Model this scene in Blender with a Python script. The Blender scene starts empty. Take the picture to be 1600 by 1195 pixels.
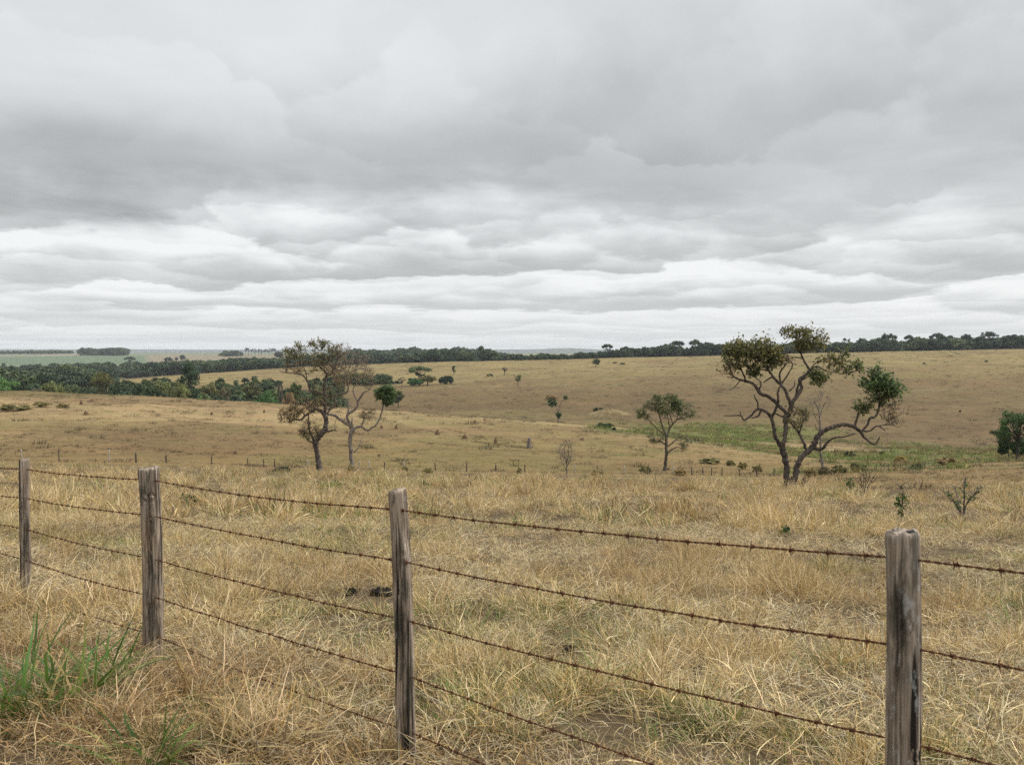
import bpy, math, random
import numpy as np
from mathutils import Vector

random.seed(7)
RNG = np.random.default_rng(7)
R = math.radians
PI = math.pi

# ------------------------------------------------------------------ scene, camera
S = bpy.context.scene
COL = S.collection
F = 1500.0                      # focal length in photo pixels (photo 1600 x 1195)
HORIZ = 550.0
PITCH = math.atan((597.5 - HORIZ) / F)
CZ = 1.47
cp, sp = math.cos(PITCH), math.sin(PITCH)

cam_d = bpy.data.cameras.new('camera')
cam = bpy.data.objects.new('camera', cam_d)
COL.objects.link(cam)
cam.location = (0, 0, CZ)
cam.rotation_euler = (PI / 2 - PITCH, 0, 0)
cam_d.sensor_width = 36.0
cam_d.lens = 36.0 * F / 1600.0
cam_d.clip_start = 0.05
cam_d.clip_end = 40000
cam_d.dof.use_dof = True
cam_d.dof.focus_distance = 9.0
cam_d.dof.aperture_fstop = 7.0
S.camera = cam


def ray(px, py):
    a = (px - 800.0) / F
    b = (597.5 - py) / F
    dy = cp + b * sp
    return a / dy, (-sp + b * cp) / dy          # u, w per unit depth


def at(px, py, Y):
    u, w = ray(px, py)
    return np.array([u * Y, Y, CZ + w * Y])


def project(P):
    P = np.asarray(P, float)
    x, y, z = P[..., 0], P[..., 1], P[..., 2] - CZ
    d = y * cp - z * sp
    v = y * sp + z * cp
    d = np.where(d > 0.01, d, 0.01)
    return 800 + F * x / d, 597.5 - F * v / d


# ------------------------------------------------------------------ noise
def _hash(ix, iy, seed):
    h = (ix.astype(np.int64) * 374761393 + iy.astype(np.int64) * 668265263 + seed * 1442695041) & 0xFFFFFFFF
    h = ((h ^ (h >> 13)) * 1274126177) & 0xFFFFFFFF
    h = h ^ (h >> 16)
    return (h & 0xFFFFFF) / float(0xFFFFFF)


def vnoise(x, y, seed=0):
    x = np.asarray(x, float); y = np.asarray(y, float)
    ix = np.floor(x); iy = np.floor(y)
    fx = x - ix; fy = y - iy
    fx = fx * fx * (3 - 2 * fx); fy = fy * fy * (3 - 2 * fy)
    a = _hash(ix, iy, seed); b = _hash(ix + 1, iy, seed)
    c = _hash(ix, iy + 1, seed); d = _hash(ix + 1, iy + 1, seed)
    return (a * (1 - fx) + b * fx) * (1 - fy) + (c * (1 - fx) + d * fx) * fy


def fbm(x, y, seed=0, octv=4):
    v = 0.0; a = 0.5; t = 0.0
    for i in range(octv):
        v = v + a * vnoise(x, y, seed + i * 17); t += a
        x = x * 2.03 + 11.3; y = y * 2.03 + 5.7; a *= 0.5
    return v / t


def smooth(e0, e1, x):
    t = np.clip((x - e0) / (e1 - e0), 0, 1)
    return t * t * (3 - 2 * t)


# ------------------------------------------------------------------ terrain
# profile of the land along eleven directions: (depth in m, height line it reaches)
TPX = np.array([0, 100, 200, 330, 450, 600, 800, 1000, 1200, 1400, 1600.])
TF = [  # (depths, levels)
    ([25] * 11, [788, 788, 789, 790, 791, 793, 795, 796, 796, 794, 790]),
    ([56] * 11, [729, 730, 732, 735, 738, 742, 745, 749, 753, 748, 742]),
    ([80, 80, 80, 80, 80, 80, 80, 82, 84, 86, 88], [719, 720, 722, 726, 730, 735, 739, 741, 745, 736, 727]),
    ([100, 100, 100, 100, 100, 100, 100, 102, 102, 104, 104], [706, 707, 710, 716, 721, 727, 733, 734, 741, 735, 727]),
    ([230, 225, 220, 210, 200, 188, 172, 150, 128, 122, 120], [609.5, 613.5, 619, 627, 637, 643, 658, 678, 716, 727, 723]),
    ([330, 330, 325, 320, 300, 280, 260, 222, 200, 190, 190], [650, 652, 655, 660, 665, 665, 672, 677, 693, 702, 706]),
    ([420, 420, 420, 410, 400, 360, 330, 300, 285, 268, 262], [628, 628, 624, 626, 632, 648, 656, 662, 668, 690, 694]),
    ([520, 520, 510, 500, 480, 480, 600, 640, 650, 650, 650], [614, 613, 609, 604, 604, 610, 586, 573, 562, 555.5, 551]),
    ([600, 600, 620, 620, 620, 600, 680, 720, 730, 730, 730], [607, 606, 603, 600, 599, 603, 585, 571, 560, 554, 550]),
    ([800, 800, 800, 800, 820, 850, 850, 850, 850, 850, 850], [604, 600, 592, 583, 574.5, 568, 563.5, 559, 553.5, 549, 545]),
    ([1000] * 11, [596, 596, 592, 586, 579, 572, 567, 563, 558, 554, 550]),
    ([1500] * 11, [574, 573, 573, 571, 569, 565, 562, 560, 557, 554, 551]),
    ([3000] * 11, [553.5, 553, 552.7, 552.3, 552, 553, 553, 553, 552.5, 552, 551]),
    ([9500] * 11, [551.2] * 11),
]
_gpx = np.arange(-400, 2001, 10.0)
_gy = np.concatenate([np.linspace(4, 60, 113), np.exp(np.linspace(math.log(60.5), math.log(9500), 900))])


def _pchip(xk, yk, x):
    h = np.diff(xk); d = np.diff(yk) / h
    m = np.zeros_like(yk)
    for i in range(1, len(xk) - 1):
        if d[i - 1] * d[i] > 0:
            w1 = 2 * h[i] + h[i - 1]; w2 = h[i] + 2 * h[i - 1]
            m[i] = (w1 + w2) / (w1 / d[i - 1] + w2 / d[i])
    m[0] = d[0]; m[-1] = d[-1]
    k = np.clip(np.searchsorted(xk, x) - 1, 0, len(xk) - 2)
    t = (x - xk[k]) / h[k]
    t2 = t * t; t3 = t2 * t
    return (2 * t3 - 3 * t2 + 1) * yk[k] + (t3 - 2 * t2 + t) * h[k] * m[k] + (-2 * t3 + 3 * t2) * yk[k + 1] + (t3 - t2) * h[k] * m[k + 1]


def _build_table():
    D = []; Z = []
    c = np.clip(_gpx, -150, 1750)
    for ds, ys in TF:
        d = np.interp(c, TPX, ds); y = np.interp(c, TPX, ys)
        # straight-line continuation outside the measured range
        y = y + np.where(c < 0, (ys[0] - ys[1]) / 100 * -c, 0) * 0.5 + np.where(c > 1600, (ys[-1] - ys[-2]) / 200 * (c - 1600), 0) * 0.5
        for _ in range(3):                                   # ease the corners between directions
            y = np.convolve(np.pad(y, 5, mode='edge'), np.ones(11) / 11, 'valid')
            d = np.convolve(np.pad(d, 5, mode='edge'), np.ones(11) / 11, 'valid')
        b = (597.5 - y) / F
        w = (-sp + b * cp) / (cp + b * sp)
        D.append(d); Z.append(CZ + w * d)
    D = np.array(D); Z = np.array(Z)
    T = np.zeros((len(_gpx), len(_gy)))
    for i in range(len(_gpx)):
        u = (_gpx[i] - 800) / F
        xk = np.concatenate([[4, 12], D[:, i]])
        pl = [-(0.105 * q + 0.03 * u * q) for q in (4, 12)]
        T[i] = _pchip(xk, np.concatenate([pl, Z[:, i]]), _gy)
    return T


_T = _build_table()


def terrain_z(x, y):
    x = np.asarray(x, float); y = np.asarray(y, float)
    r = np.hypot(x, y)
    a = np.arctan2(x, y)
    am = R(42)
    ac = np.clip(a, -am, am)
    Y = np.maximum(r * np.cos(ac), 0.01)
    px = np.clip(800 + F * np.tan(ac), _gpx[0], _gpx[-1] - 0.01)
    fi = (px - _gpx[0]) / 10.0
    i = np.floor(fi).astype(int); ti = fi - i
    Yc = np.clip(Y, 4, 9499)
    j = np.clip(np.searchsorted(_gy, Yc) - 1, 0, len(_gy) - 2)
    tj = (Yc - _gy[j]) / (_gy[j + 1] - _gy[j])
    zt = (_T[i, j] * (1 - tj) + _T[i, j + 1] * tj) * (1 - ti) + (_T[i + 1, j] * (1 - tj) + _T[i + 1, j + 1] * tj) * ti
    zp = -(0.105 * np.clip(y, -20, 60) + 0.03 * np.clip(x, -25, 25))
    w = smooth(7, 20, r)
    z = zp * (1 - w) + zt * w
    n1 = fbm(x / 1.4, y / 1.4, 3, 2) - 0.5
    n2 = fbm(x / 7.0, y / 7.0, 5, 3) - 0.5
    n3 = fbm(x / 26.0, y / 18.0, 9, 3) - 0.5
    n4 = fbm(x / 90.0, y / 55.0, 13, 3) - 0.5
    z = z + n1 * 0.10 * smooth(1.5, 4, r) * (1 - smooth(60, 120, r)) + n2 * (0.18 * smooth(4, 15, r) + 0.15 * smooth(60, 120, r))
    z = z + n3 * 1.4 * smooth(70, 190, r) * (1 - 0.6 * smooth(700, 900, r)) + n4 * 4.2 * smooth(230, 420, r) * (1 - 0.7 * smooth(700, 850, r))
    return z


_hY = np.exp(np.linspace(math.log(2.0), math.log(9000), 6000))


def hit(px, py, ymin=0.0):
    u, w = ray(px, py)
    Y = _hY
    z = terrain_z(u * Y, Y)
    below = (CZ + w * Y <= z) & (Y > ymin)
    k = int(np.argmax(below))
    if not below[k]:
        k = len(Y) - 1
    return np.array([u * Y[k], Y[k], float(z[k])])


def on_ground(px, Y):
    u = (px - 800) / F
    return np.array([u * Y, Y, float(terrain_z(u * Y, Y))])


# ------------------------------------------------------------------ materials
def new_mat(name):
    m = bpy.data.materials.new(name)
    m.use_nodes = True
    nt = m.node_tree
    nt.nodes.clear()
    out = nt.nodes.new('ShaderNodeOutputMaterial')
    return m, nt, out


def N(nt, kind, **kw):
    n = nt.nodes.new(kind)
    for k, v in kw.items():
        if k.startswith('i_'):
            n.inputs[k[2:].replace('_', ' ')].default_value = v
        else:
            setattr(n, k, v)
    return n


def mathn(nt, op, a, b=None, c=None, clamp=False):
    n = nt.nodes.new('ShaderNodeMath'); n.operation = op; n.use_clamp = clamp
    for k, v in enumerate((a, b, c)):
        if v is None: continue
        if isinstance(v, (int, float)): n.inputs[k].default_value = v
        else: nt.links.new(v, n.inputs[k])
    return n.outputs[0]


def mixc(nt, fac, a, b, blend='MIX'):
    n = nt.nodes.new('ShaderNodeMix'); n.data_type = 'RGBA'; n.blend_type = blend
    for s, v in ((0, fac), (6, a), (7, b)):
        if isinstance(v, (int, float)): n.inputs[s].default_value = v
        elif isinstance(v, tuple): n.inputs[s].default_value = (*v, 1) if len(v) == 3 else v
        else: nt.links.new(v, n.inputs[s])
    return n.outputs[2]


def ramp(nt, fac, stops):
    n = nt.nodes.new('ShaderNodeValToRGB')
    e = n.color_ramp.elements
    while len(e) > 1: e.remove(e[-1])
    for k, (p, c) in enumerate(stops):
        el = e[0] if k == 0 else e.new(p)
        el.position = p
        el.color = (c, c, c, 1) if isinstance(c, (int, float)) else (*c, 1)
    nt.links.new(fac, n.inputs[0])
    return n.outputs[0]


def noise(nt, vec, scale, detail=3, rough=0.55, dist=0.0):
    n = N(nt, 'ShaderNodeTexNoise')
    n.inputs['Scale'].default_value = scale; n.inputs['Detail'].default_value = detail
    n.inputs['Roughness'].default_value = rough; n.inputs['Distortion'].default_value = dist
    if vec is not None: nt.links.new(vec, n.inputs['Vector'])
    return n.outputs['Fac']


def mapping(nt, vec, scale=(1, 1, 1), loc=(0, 0, 0), rot=(0, 0, 0)):
    n = N(nt, 'ShaderNodeMapping')
    n.inputs['Scale'].default_value = scale; n.inputs['Location'].default_value = loc; n.inputs['Rotation'].default_value = rot
    nt.links.new(vec, n.inputs['Vector'])
    return n.outputs[0]


def mat_ground():
    m, nt, out = new_mat('pasture_ground')
    L = nt.links.new
    pos = N(nt, 'ShaderNodeNewGeometry').outputs['Position']
    col = N(nt, 'ShaderNodeAttribute', attribute_name='Col').outputs['Color']
    n1 = noise(nt, pos, 0.045, 5, 0.6, 0.4)
    n2 = noise(nt, mapping(nt, pos, (0.5, 1.0, 1.0)), 0.42, 5, 0.65)
    n3 = noise(nt, pos, 3.2, 4, 0.7)
    n4 = noise(nt, pos, 26.0, 3, 0.7)
    v = mathn(nt, 'ADD', mathn(nt, 'MULTIPLY', n1, 0.45), mathn(nt, 'MULTIPLY', n2, 0.55))
    v = mathn(nt, 'ADD', mathn(nt, 'MULTIPLY', v, 0.7), mathn(nt, 'MULTIPLY', n3, 0.3))
    f = ramp(nt, v, [(0.36, 0.48), (0.45, 0.88), (0.54, 1.08), (0.63, 1.38)])
    c = mixc(nt, 1.0, col, f, 'MULTIPLY')
    f4 = ramp(nt, n4, [(0.3, 0.72), (0.6, 1.12)])
    c = mixc(nt, 0.7, c, mixc(nt, 1.0, c, f4, 'MULTIPLY'))
    hue = ramp(nt, noise(nt, pos, 0.11, 4, 0.6), [(0.35, (0.95, 1.0, 0.90)), (0.5, (1, 1, 1)), (0.68, (1.04, 0.97, 0.95))])
    c = mixc(nt, 1.0, c, hue, 'MULTIPLY')
    b = N(nt, 'ShaderNodeBsdfPrincipled')
    b.inputs['Roughness'].default_value = 0.95; b.inputs['Specular IOR Level'].default_value = 0.1
    L(c, b.inputs['Base Color'])
    bp = N(nt, 'ShaderNodeBump'); bp.inputs['Strength'].default_value = 0.8; bp.inputs['Distance'].default_value = 0.12
    L(mathn(nt, 'ADD', n3, mathn(nt, 'MULTIPLY', n2, 2.0)), bp.inputs['Height'])
    L(bp.outputs[0], b.inputs['Normal'])
    L(b.outputs[0], out.inputs[0])
    return m


def mat_blade():
    m, nt, out = new_mat('grass_blade')
    L = nt.links.new
    col = N(nt, 'ShaderNodeAttribute', attribute_name='Col').outputs['Color']
    tint = N(nt, 'ShaderNodeAttribute', attribute_name='tint', attribute_type='INSTANCER').outputs['Color']
    c = mixc(nt, 1.0, col, tint, 'MULTIPLY')
    d = N(nt, 'ShaderNodeBsdfPrincipled'); d.inputs['Roughness'].default_value = 0.6
    d.inputs['Specular IOR Level'].default_value = 0.25
    t = N(nt, 'ShaderNodeBsdfTranslucent')
    L(c, d.inputs['Base Color']); L(c, t.inputs['Color'])
    mx = N(nt, 'ShaderNodeMixShader'); mx.inputs[0].default_value = 0.20
    L(d.outputs[0], mx.inputs[1]); L(t.outputs[0], mx.inputs[2]); L(mx.outputs[0], out.inputs[0])
    return m


def mat_plain_blade():
    m, nt, out = new_mat('leaf_blade')
    L = nt.links.new
    col = N(nt, 'ShaderNodeAttribute', attribute_name='Col').outputs['Color']
    d = N(nt, 'ShaderNodeBsdfPrincipled'); d.inputs['Roughness'].default_value = 0.5
    d.inputs['Specular IOR Level'].default_value = 0.3
    t = N(nt, 'ShaderNodeBsdfTranslucent')
    L(col, d.inputs['Base Color']); L(col, t.inputs['Color'])
    mx = N(nt, 'ShaderNodeMixShader'); mx.inputs[0].default_value = 0.42
    L(d.outputs[0], mx.inputs[1]); L(t.outputs[0], mx.inputs[2]); L(mx.outputs[0], out.inputs[0])
    return m


def mat_foliage():
    """Far crowns: leaf colour from the object's own colour, varied per leaf clump."""
    m, nt, out = new_mat('far_foliage')
    L = nt.links.new
    oi = N(nt, 'ShaderNodeObjectInfo')
    col = N(nt, 'ShaderNodeAttribute', attribute_name='Col').outputs['Color']
    rv = ramp(nt, oi.outputs['Random'], [(0.0, (0.55, 0.62, 0.70)), (0.35, (0.9, 0.98, 0.95)), (0.7, (1.2, 1.12, 0.95)), (0.9, (1.6, 1.4, 1.05)), (1.0, (2.1, 1.7, 1.3))])
    c = mixc(nt, 1.0, oi.outputs['Color'], rv, 'MULTIPLY')
    c = mixc(nt, 1.0, c, col, 'MULTIPLY')
    d = N(nt, 'ShaderNodeBsdfPrincipled'); d.inputs['Roughness'].default_value = 0.65
    d.inputs['Specular IOR Level'].default_value = 0.2
    t = N(nt, 'ShaderNodeBsdfTranslucent')
    L(c, d.inputs['Base Color']); L(c, t.inputs['Color'])
    mx = N(nt, 'ShaderNodeMixShader'); mx.inputs[0].default_value = 0.2
    L(d.outputs[0], mx.inputs[1]); L(t.outputs[0], mx.inputs[2]); L(mx.outputs[0], out.inputs[0])
    return m


def mat_bark(name, dark, light, scale=1.0):
    m, nt, out = new_mat(name)
    L = nt.links.new
    tc = N(nt, 'ShaderNodeTexCoord').outputs['Object']
    n1 = noise(nt, mapping(nt, tc, (6, 6, 1.6)), 1.6 * scale, 5, 0.65)
    n2 = noise(nt, tc, 0.9 * scale, 3)
    c = ramp(nt, n1, [(0.32, dark), (0.55, tuple((a + b) / 2 for a, b in zip(dark, light))), (0.75, light)])
    c = mixc(nt, 1.0, c, ramp(nt, n2, [(0.35, 0.7), (0.65, 1.25)]), 'MULTIPLY')
    b = N(nt, 'ShaderNodeBsdfPrincipled'); b.inputs['Roughness'].default_value = 0.9
    b.inputs['Specular IOR Level'].default_value = 0.15
    bp = N(nt, 'ShaderNodeBump'); bp.inputs['Strength'].default_value = 0.6; bp.inputs['Distance'].default_value = 0.03
    L(n1, bp.inputs['Height']); L(bp.outputs[0], b.inputs['Normal'])
    L(c, b.inputs['Base Color']); L(b.outputs[0], out.inputs[0])
    return m


def mat_post(name, seed, lichen, warm):
    m, nt, out = new_mat(name)
    L = nt.links.new
    tc = N(nt, 'ShaderNodeTexCoord').outputs['Object']
    tc = mapping(nt, tc, (1, 1, 1), (seed * 3.1, seed * 1.7, seed * 2.3))
    g1 = noise(nt, mapping(nt, tc, (42, 42, 1.5)), 1.0, 6, 0.72, 0.5)
    g2 = noise(nt, mapping(nt, tc, (170, 170, 5.0)), 1.0, 3, 0.6)
    blot = noise(nt, mapping(nt, tc, (9, 9, 3.0)), 1.0, 4, 0.6)
    g = mathn(nt, 'ADD', mathn(nt, 'MULTIPLY', g1, 0.65), mathn(nt, 'MULTIPLY', g2, 0.35))
    c = ramp(nt, g, [(0.34, (0.035, 0.026, 0.020)), (0.43, (0.125, 0.097, 0.074)), (0.52, (0.27, 0.22, 0.172)), (0.64, (0.46, 0.395, 0.32))])
    c = mixc(nt, 1.0, c, ramp(nt, blot, [(0.34, (0.55, 0.52, 0.48)), (0.47, (1.08, 1.08, 1.08)), (0.62, warm)]), 'MULTIPLY')
    # dark checks that run with the grain
    ck = noise(nt, mapping(nt, tc, (34, 34, 0.9), (5, 2, 1)), 1.0, 2, 0.5, 0.6)
    ckf = ramp(nt, ck, [(0.36, 1.0), (0.41, 0.0)])
    c = mixc(nt, ckf, c, (0.018, 0.014, 0.011))
    # patchy pale lichen and green-black algae
    li = noise(nt, mapping(nt, tc, (26, 26, 12), (1, 7, 3)), 1.0, 6, 0.72)
    lf = ramp(nt, li, [(0.62 - lichen, 0.0), (0.69 - lichen, 0.75)])
    c = mixc(nt, lf, c, (0.36, 0.36, 0.34))
    al = noise(nt, mapping(nt, tc, (12, 12, 3.2), (4, 4, 9)), 1.0, 4, 0.65)
    af = ramp(nt, al, [(0.54, 0.0), (0.62, 0.66)])
    c = mixc(nt, af, c, (0.035, 0.036, 0.026))
    b = N(nt, 'ShaderNodeBsdfPrincipled'); b.inputs['Roughness'].default_value = 0.88
    b.inputs['Specular IOR Level'].default_value = 0.2
    bp = N(nt, 'ShaderNodeBump'); bp.inputs['Strength'].default_value = 0.9; bp.inputs['Distance'].default_value = 0.006
    h = mathn(nt, 'SUBTRACT', g, ckf)
    L(h, bp.inputs['Height']); L(bp.outputs[0], b.inputs['Normal'])
    L(c, b.inputs['Base Color']); L(b.outputs[0], out.inputs[0])
    return m


def mat_simple(name, col, rough=0.8, var=0.4, scale=6.0, metal=0.0, spec=0.2):
    m, nt, out = new_mat(name)
    L = nt.links.new
    tc = N(nt, 'ShaderNodeTexCoord').outputs['Object']
    n = noise(nt, tc, scale, 5, 0.65)
    c = mixc(nt, 1.0, col, ramp(nt, n, [(0.3, 1 - var), (0.7, 1 + var)]), 'MULTIPLY')
    b = N(nt, 'ShaderNodeBsdfPrincipled'); b.inputs['Roughness'].default_value = rough
    b.inputs['Metallic'].default_value = metal; b.inputs['Specular IOR Level'].default_value = spec
    bp = N(nt, 'ShaderNodeBump'); bp.inputs['Strength'].default_value = 0.5; bp.inputs['Distance'].default_value = 0.02
    L(n, bp.inputs['Height']); L(bp.outputs[0], b.inputs['Normal'])
    L(c, b.inputs['Base Color']); L(b.outputs[0], out.inputs[0])
    return m


M_GROUND = mat_ground()
M_BLADE = mat_blade()
M_LEAF = mat_plain_blade()
M_FOL = mat_foliage()
M_BARK = mat_bark('twisted_bark', (0.030, 0.022, 0.017), (0.17, 0.14, 0.115))
M_BARKP = mat_bark('pale_bark', (0.07, 0.055, 0.045), (0.34, 0.30, 0.26))
M_BARKF = mat_bark('far_bark', (0.04, 0.03, 0.022), (0.16, 0.13, 0.10), 0.4)
M_RUST = mat_simple('rusty_wire', (0.115, 0.046, 0.020), 0.85, 0.5, 60.0, 0.25, 0.3)
M_DUNG = mat_simple('dung', (0.016, 0.013, 0.011), 0.9, 0.4, 30.0, 0.0, 0.05)
M_TERM = mat_simple('termite_earth', (0.115, 0.072, 0.042), 0.95, 0.4, 5.0, 0.0, 0.1)
M_FPOST = mat_simple('far_post_wood', (0.10, 0.078, 0.06), 0.9, 0.45, 9.0)
M_FPOSTP = mat_simple('far_post_pale', (0.33, 0.30, 0.26), 0.9, 0.3, 9.0)


# ------------------------------------------------------------------ object helpers
def tag(o, label=None, cat=None, group=None, kind=None):
    if label: o['label'] = label
    if cat: o['category'] = cat
    if group: o['group'] = group
    if kind: o['kind'] = kind
    return o


def empty(name, loc, rz=0.0):
    o = bpy.data.objects.new(name, None)
    o.empty_display_size = 0.2
    o.location = tuple(loc); o.rotation_euler = (0, 0, rz)
    COL.objects.link(o)
    return o


class MB:
    """Collects polygons, then links them as ONE mesh object."""
    def __init__(self):
        self.v = []; self.f = []; self.c = []; self.n = 0

    def add(self, verts, faces, col=None):
        verts = np.asarray(verts, float)
        self.v.append(verts)
        for fc in faces:
            self.f.append([i + self.n for i in fc])
        self.n += len(verts)
        if col is None: col = (1, 1, 1)
        col = np.asarray(col, float)
        if col.ndim == 1: col = np.tile(col, (len(verts), 1))
        self.c.append(col)

    def quads(self, V, Cc):
        """V (n,4,3), Cc (n,3)"""
        n = len(V)
        if n == 0: return
        self.v.append(V.reshape(-1, 3))
        idx = (np.arange(n * 4).reshape(n, 4) + self.n).tolist()
        self.f.extend(idx)
        self.n += n * 4
        self.c.append(np.repeat(Cc, 4, axis=0))

    def tube(self, P, r, sides=6, cap=True, col=None, bump=0.0):
        P = np.asarray(P, float); r = np.asarray(r, float)
        n = len(P)
        T = np.gradient(P, axis=0)
        T /= np.linalg.norm(T, axis=1)[:, None] + 1e-9
        ref = np.array([0.13, 0.9, 0.3])
        if abs(np.dot(ref, T[0])) > 0.9: ref = np.array([1.0, 0.1, 0.1])
        a = np.cross(T[0], ref); a /= np.linalg.norm(a)
        V = []
        ang = np.arange(sides) * 2 * PI / sides
        for i in range(n):
            a = a - np.dot(a, T[i]) * T[i]; a /= np.linalg.norm(a) + 1e-9
            b = np.cross(T[i], a)
            rr = r[i] * (1 + bump * (RNG.random(sides) - 0.5)) if bump else np.full(sides, r[i])
            V.append(P[i] + (np.cos(ang) * rr)[:, None] * a + (np.sin(ang) * rr)[:, None] * b)
        V = np.concatenate(V)
        fs = []
        for i in range(n - 1):
            for k in range(sides):
                k2 = (k + 1) % sides
                fs.append((i * sides + k, i * sides + k2, (i + 1) * sides + k2, (i + 1) * sides + k))
        if cap:
            fs.append(tuple(range(sides - 1, -1, -1)))
            fs.append(tuple((n - 1) * sides + k for k in range(sides)))
        self.add(V, fs, col)

    def mesh(self, name, mat, smooth_=True):
        me = bpy.data.meshes.new(name)
        V = np.concatenate(self.v)
        me.from_pydata(V.tolist(), [], self.f)
        if len(me.vertices):
            ca = me.attributes.new('Col', 'FLOAT_COLOR', 'POINT')
            C = np.concatenate(self.c)
            C4 = np.ones((len(C), 4), np.float32); C4[:, :3] = C
            ca.data.foreach_set('color', C4.ravel())
        if smooth_:
            me.polygons.foreach_set('use_smooth', np.ones(len(me.polygons), bool))
        me.materials.append(mat)
        me.update()
        return me

    def build(self, name, mat, parent=None, smooth_=True, loc=None):
        o = bpy.data.objects.new(name, self.mesh(name, mat, smooth_))
        COL.objects.link(o)
        if parent is not None: o.parent = parent
        if loc is not None: o.location = tuple(loc)
        return o


def copy_tree(o, parent=None):
    c = o.copy(); COL.objects.link(c)
    if parent is not None: c.parent = parent
    for ch in list(o.children): copy_tree(ch, c)
    return c


def catmull(P, per=6):
    P = np.asarray(P, float)
    if len(P) < 3:
        t = np.linspace(0, 1, per + 1)[:, None]
        return P[0] * (1 - t) + P[-1] * t
    Q = np.vstack([2 * P[0] - P[1], P, 2 * P[-1] - P[-2]])
    out = []
    for i in range(1, len(Q) - 2):
        p0, p1, p2, p3 = Q[i - 1], Q[i], Q[i + 1], Q[i + 2]
        for t in np.linspace(0, 1, per, endpoint=False):
            out.append(0.5 * (2 * p1 + (p2 - p0) * t + (2 * p0 - 5 * p1 + 4 * p2 - p3) * t * t + (3 * p1 - p0 - 3 * p2 + p3) * t ** 3))
    out.append(P[-1])
    return np.array(out)


def rand_unit(n):
    v = RNG.normal(size=(n, 3)); return v / (np.linalg.norm(v, axis=1)[:, None] + 1e-9)


def leaf_quads(C, size, aspect=0.5, up=0.0, droop=0.0):
    """One leaf-shaped quad (a diamond) per centre: returns (n,4,3)."""
    n = len(C)
    d = rand_unit(n); d[:, 2] -= droop
    d /= np.linalg.norm(d, axis=1)[:, None] + 1e-9
    nn = rand_unit(n); nn[:, 2] = np.abs(nn[:, 2]) + up
    s = np.cross(d, nn); s /= np.linalg.norm(s, axis=1)[:, None] + 1e-9
    size = np.broadcast_to(size, (n,))[:, None]
    return np.stack([C - d * size * 0.5, C + s * size * aspect * 0.5 - d * size * 0.04, C + d * size * 0.5, C - s * size * aspect * 0.5 - d * size * 0.04], axis=1)


# ------------------------------------------------------------------ ground mesh
def inside(px, py, poly):
    c = np.zeros(px.shape, bool)
    j = len(poly) - 1
    for i in range(len(poly)):
        xi, yi = poly[i]; xj, yj = poly[j]
        if yi != yj:
            c ^= ((yi > py) != (yj > py)) & (px < (xj - xi) * (py - yi) / (yj - yi) + xi)
        j = i
    return c


def dist_to_poly(px, py, poly):
    d = np.full(px.shape, 1e9)
    for i in range(len(poly)):
        x0, y0 = poly[i]; x1, y1 = poly[(i + 1) % len(poly)]
        dx, dy = x1 - x0, y1 - y0
        t = np.clip(((px - x0) * dx + (py - y0) * dy) / (dx * dx + dy * dy), 0, 1)
        d = np.minimum(d, np.hypot((px - x0 - t * dx) * 0.5, py - y0 - t * dy))
    return d


# marsh outlines on the land, as ground points (x, y in metres)
def ground_poly(pts):
    return [tuple(hit(px, py)[:2]) for px, py in pts]


MARSH = [ground_poly([(900, 669), (940, 668), (1000, 665), (1130, 664), (1240, 667), (1300, 672), (1300, 692), (1200, 694), (1120, 691), (1050, 686), (1010, 681)]),
         ground_poly([(1235, 716), (1260, 703), (1320, 696), (1400, 692), (1500, 699), (1620, 703), (1750, 705), (1750, 718), (1600, 718), (1500, 722), (1420, 733), (1330, 742), (1270, 738)])]


def marsh_w(x, y):
    w = np.zeros(x.shape)
    sel = (y > 80) & (y < 420) & (np.abs(x) < 300)
    if sel.any():
        xs, ys = x[sel], y[sel]
        wob = (fbm(xs / 16, ys / 12, 31, 4) - 0.52) * 44
        best = np.zeros(xs.shape)
        for poly in MARSH:
            ins = inside(xs, ys, poly)
            d = dist_to_poly(xs, ys, poly)
            sd = np.where(ins, d, -d) + wob
            best = np.maximum(best, smooth(-7, 9, sd))
        w[sel] = best * smooth(0.070, 0.100, xs / ys)
    return w


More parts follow.
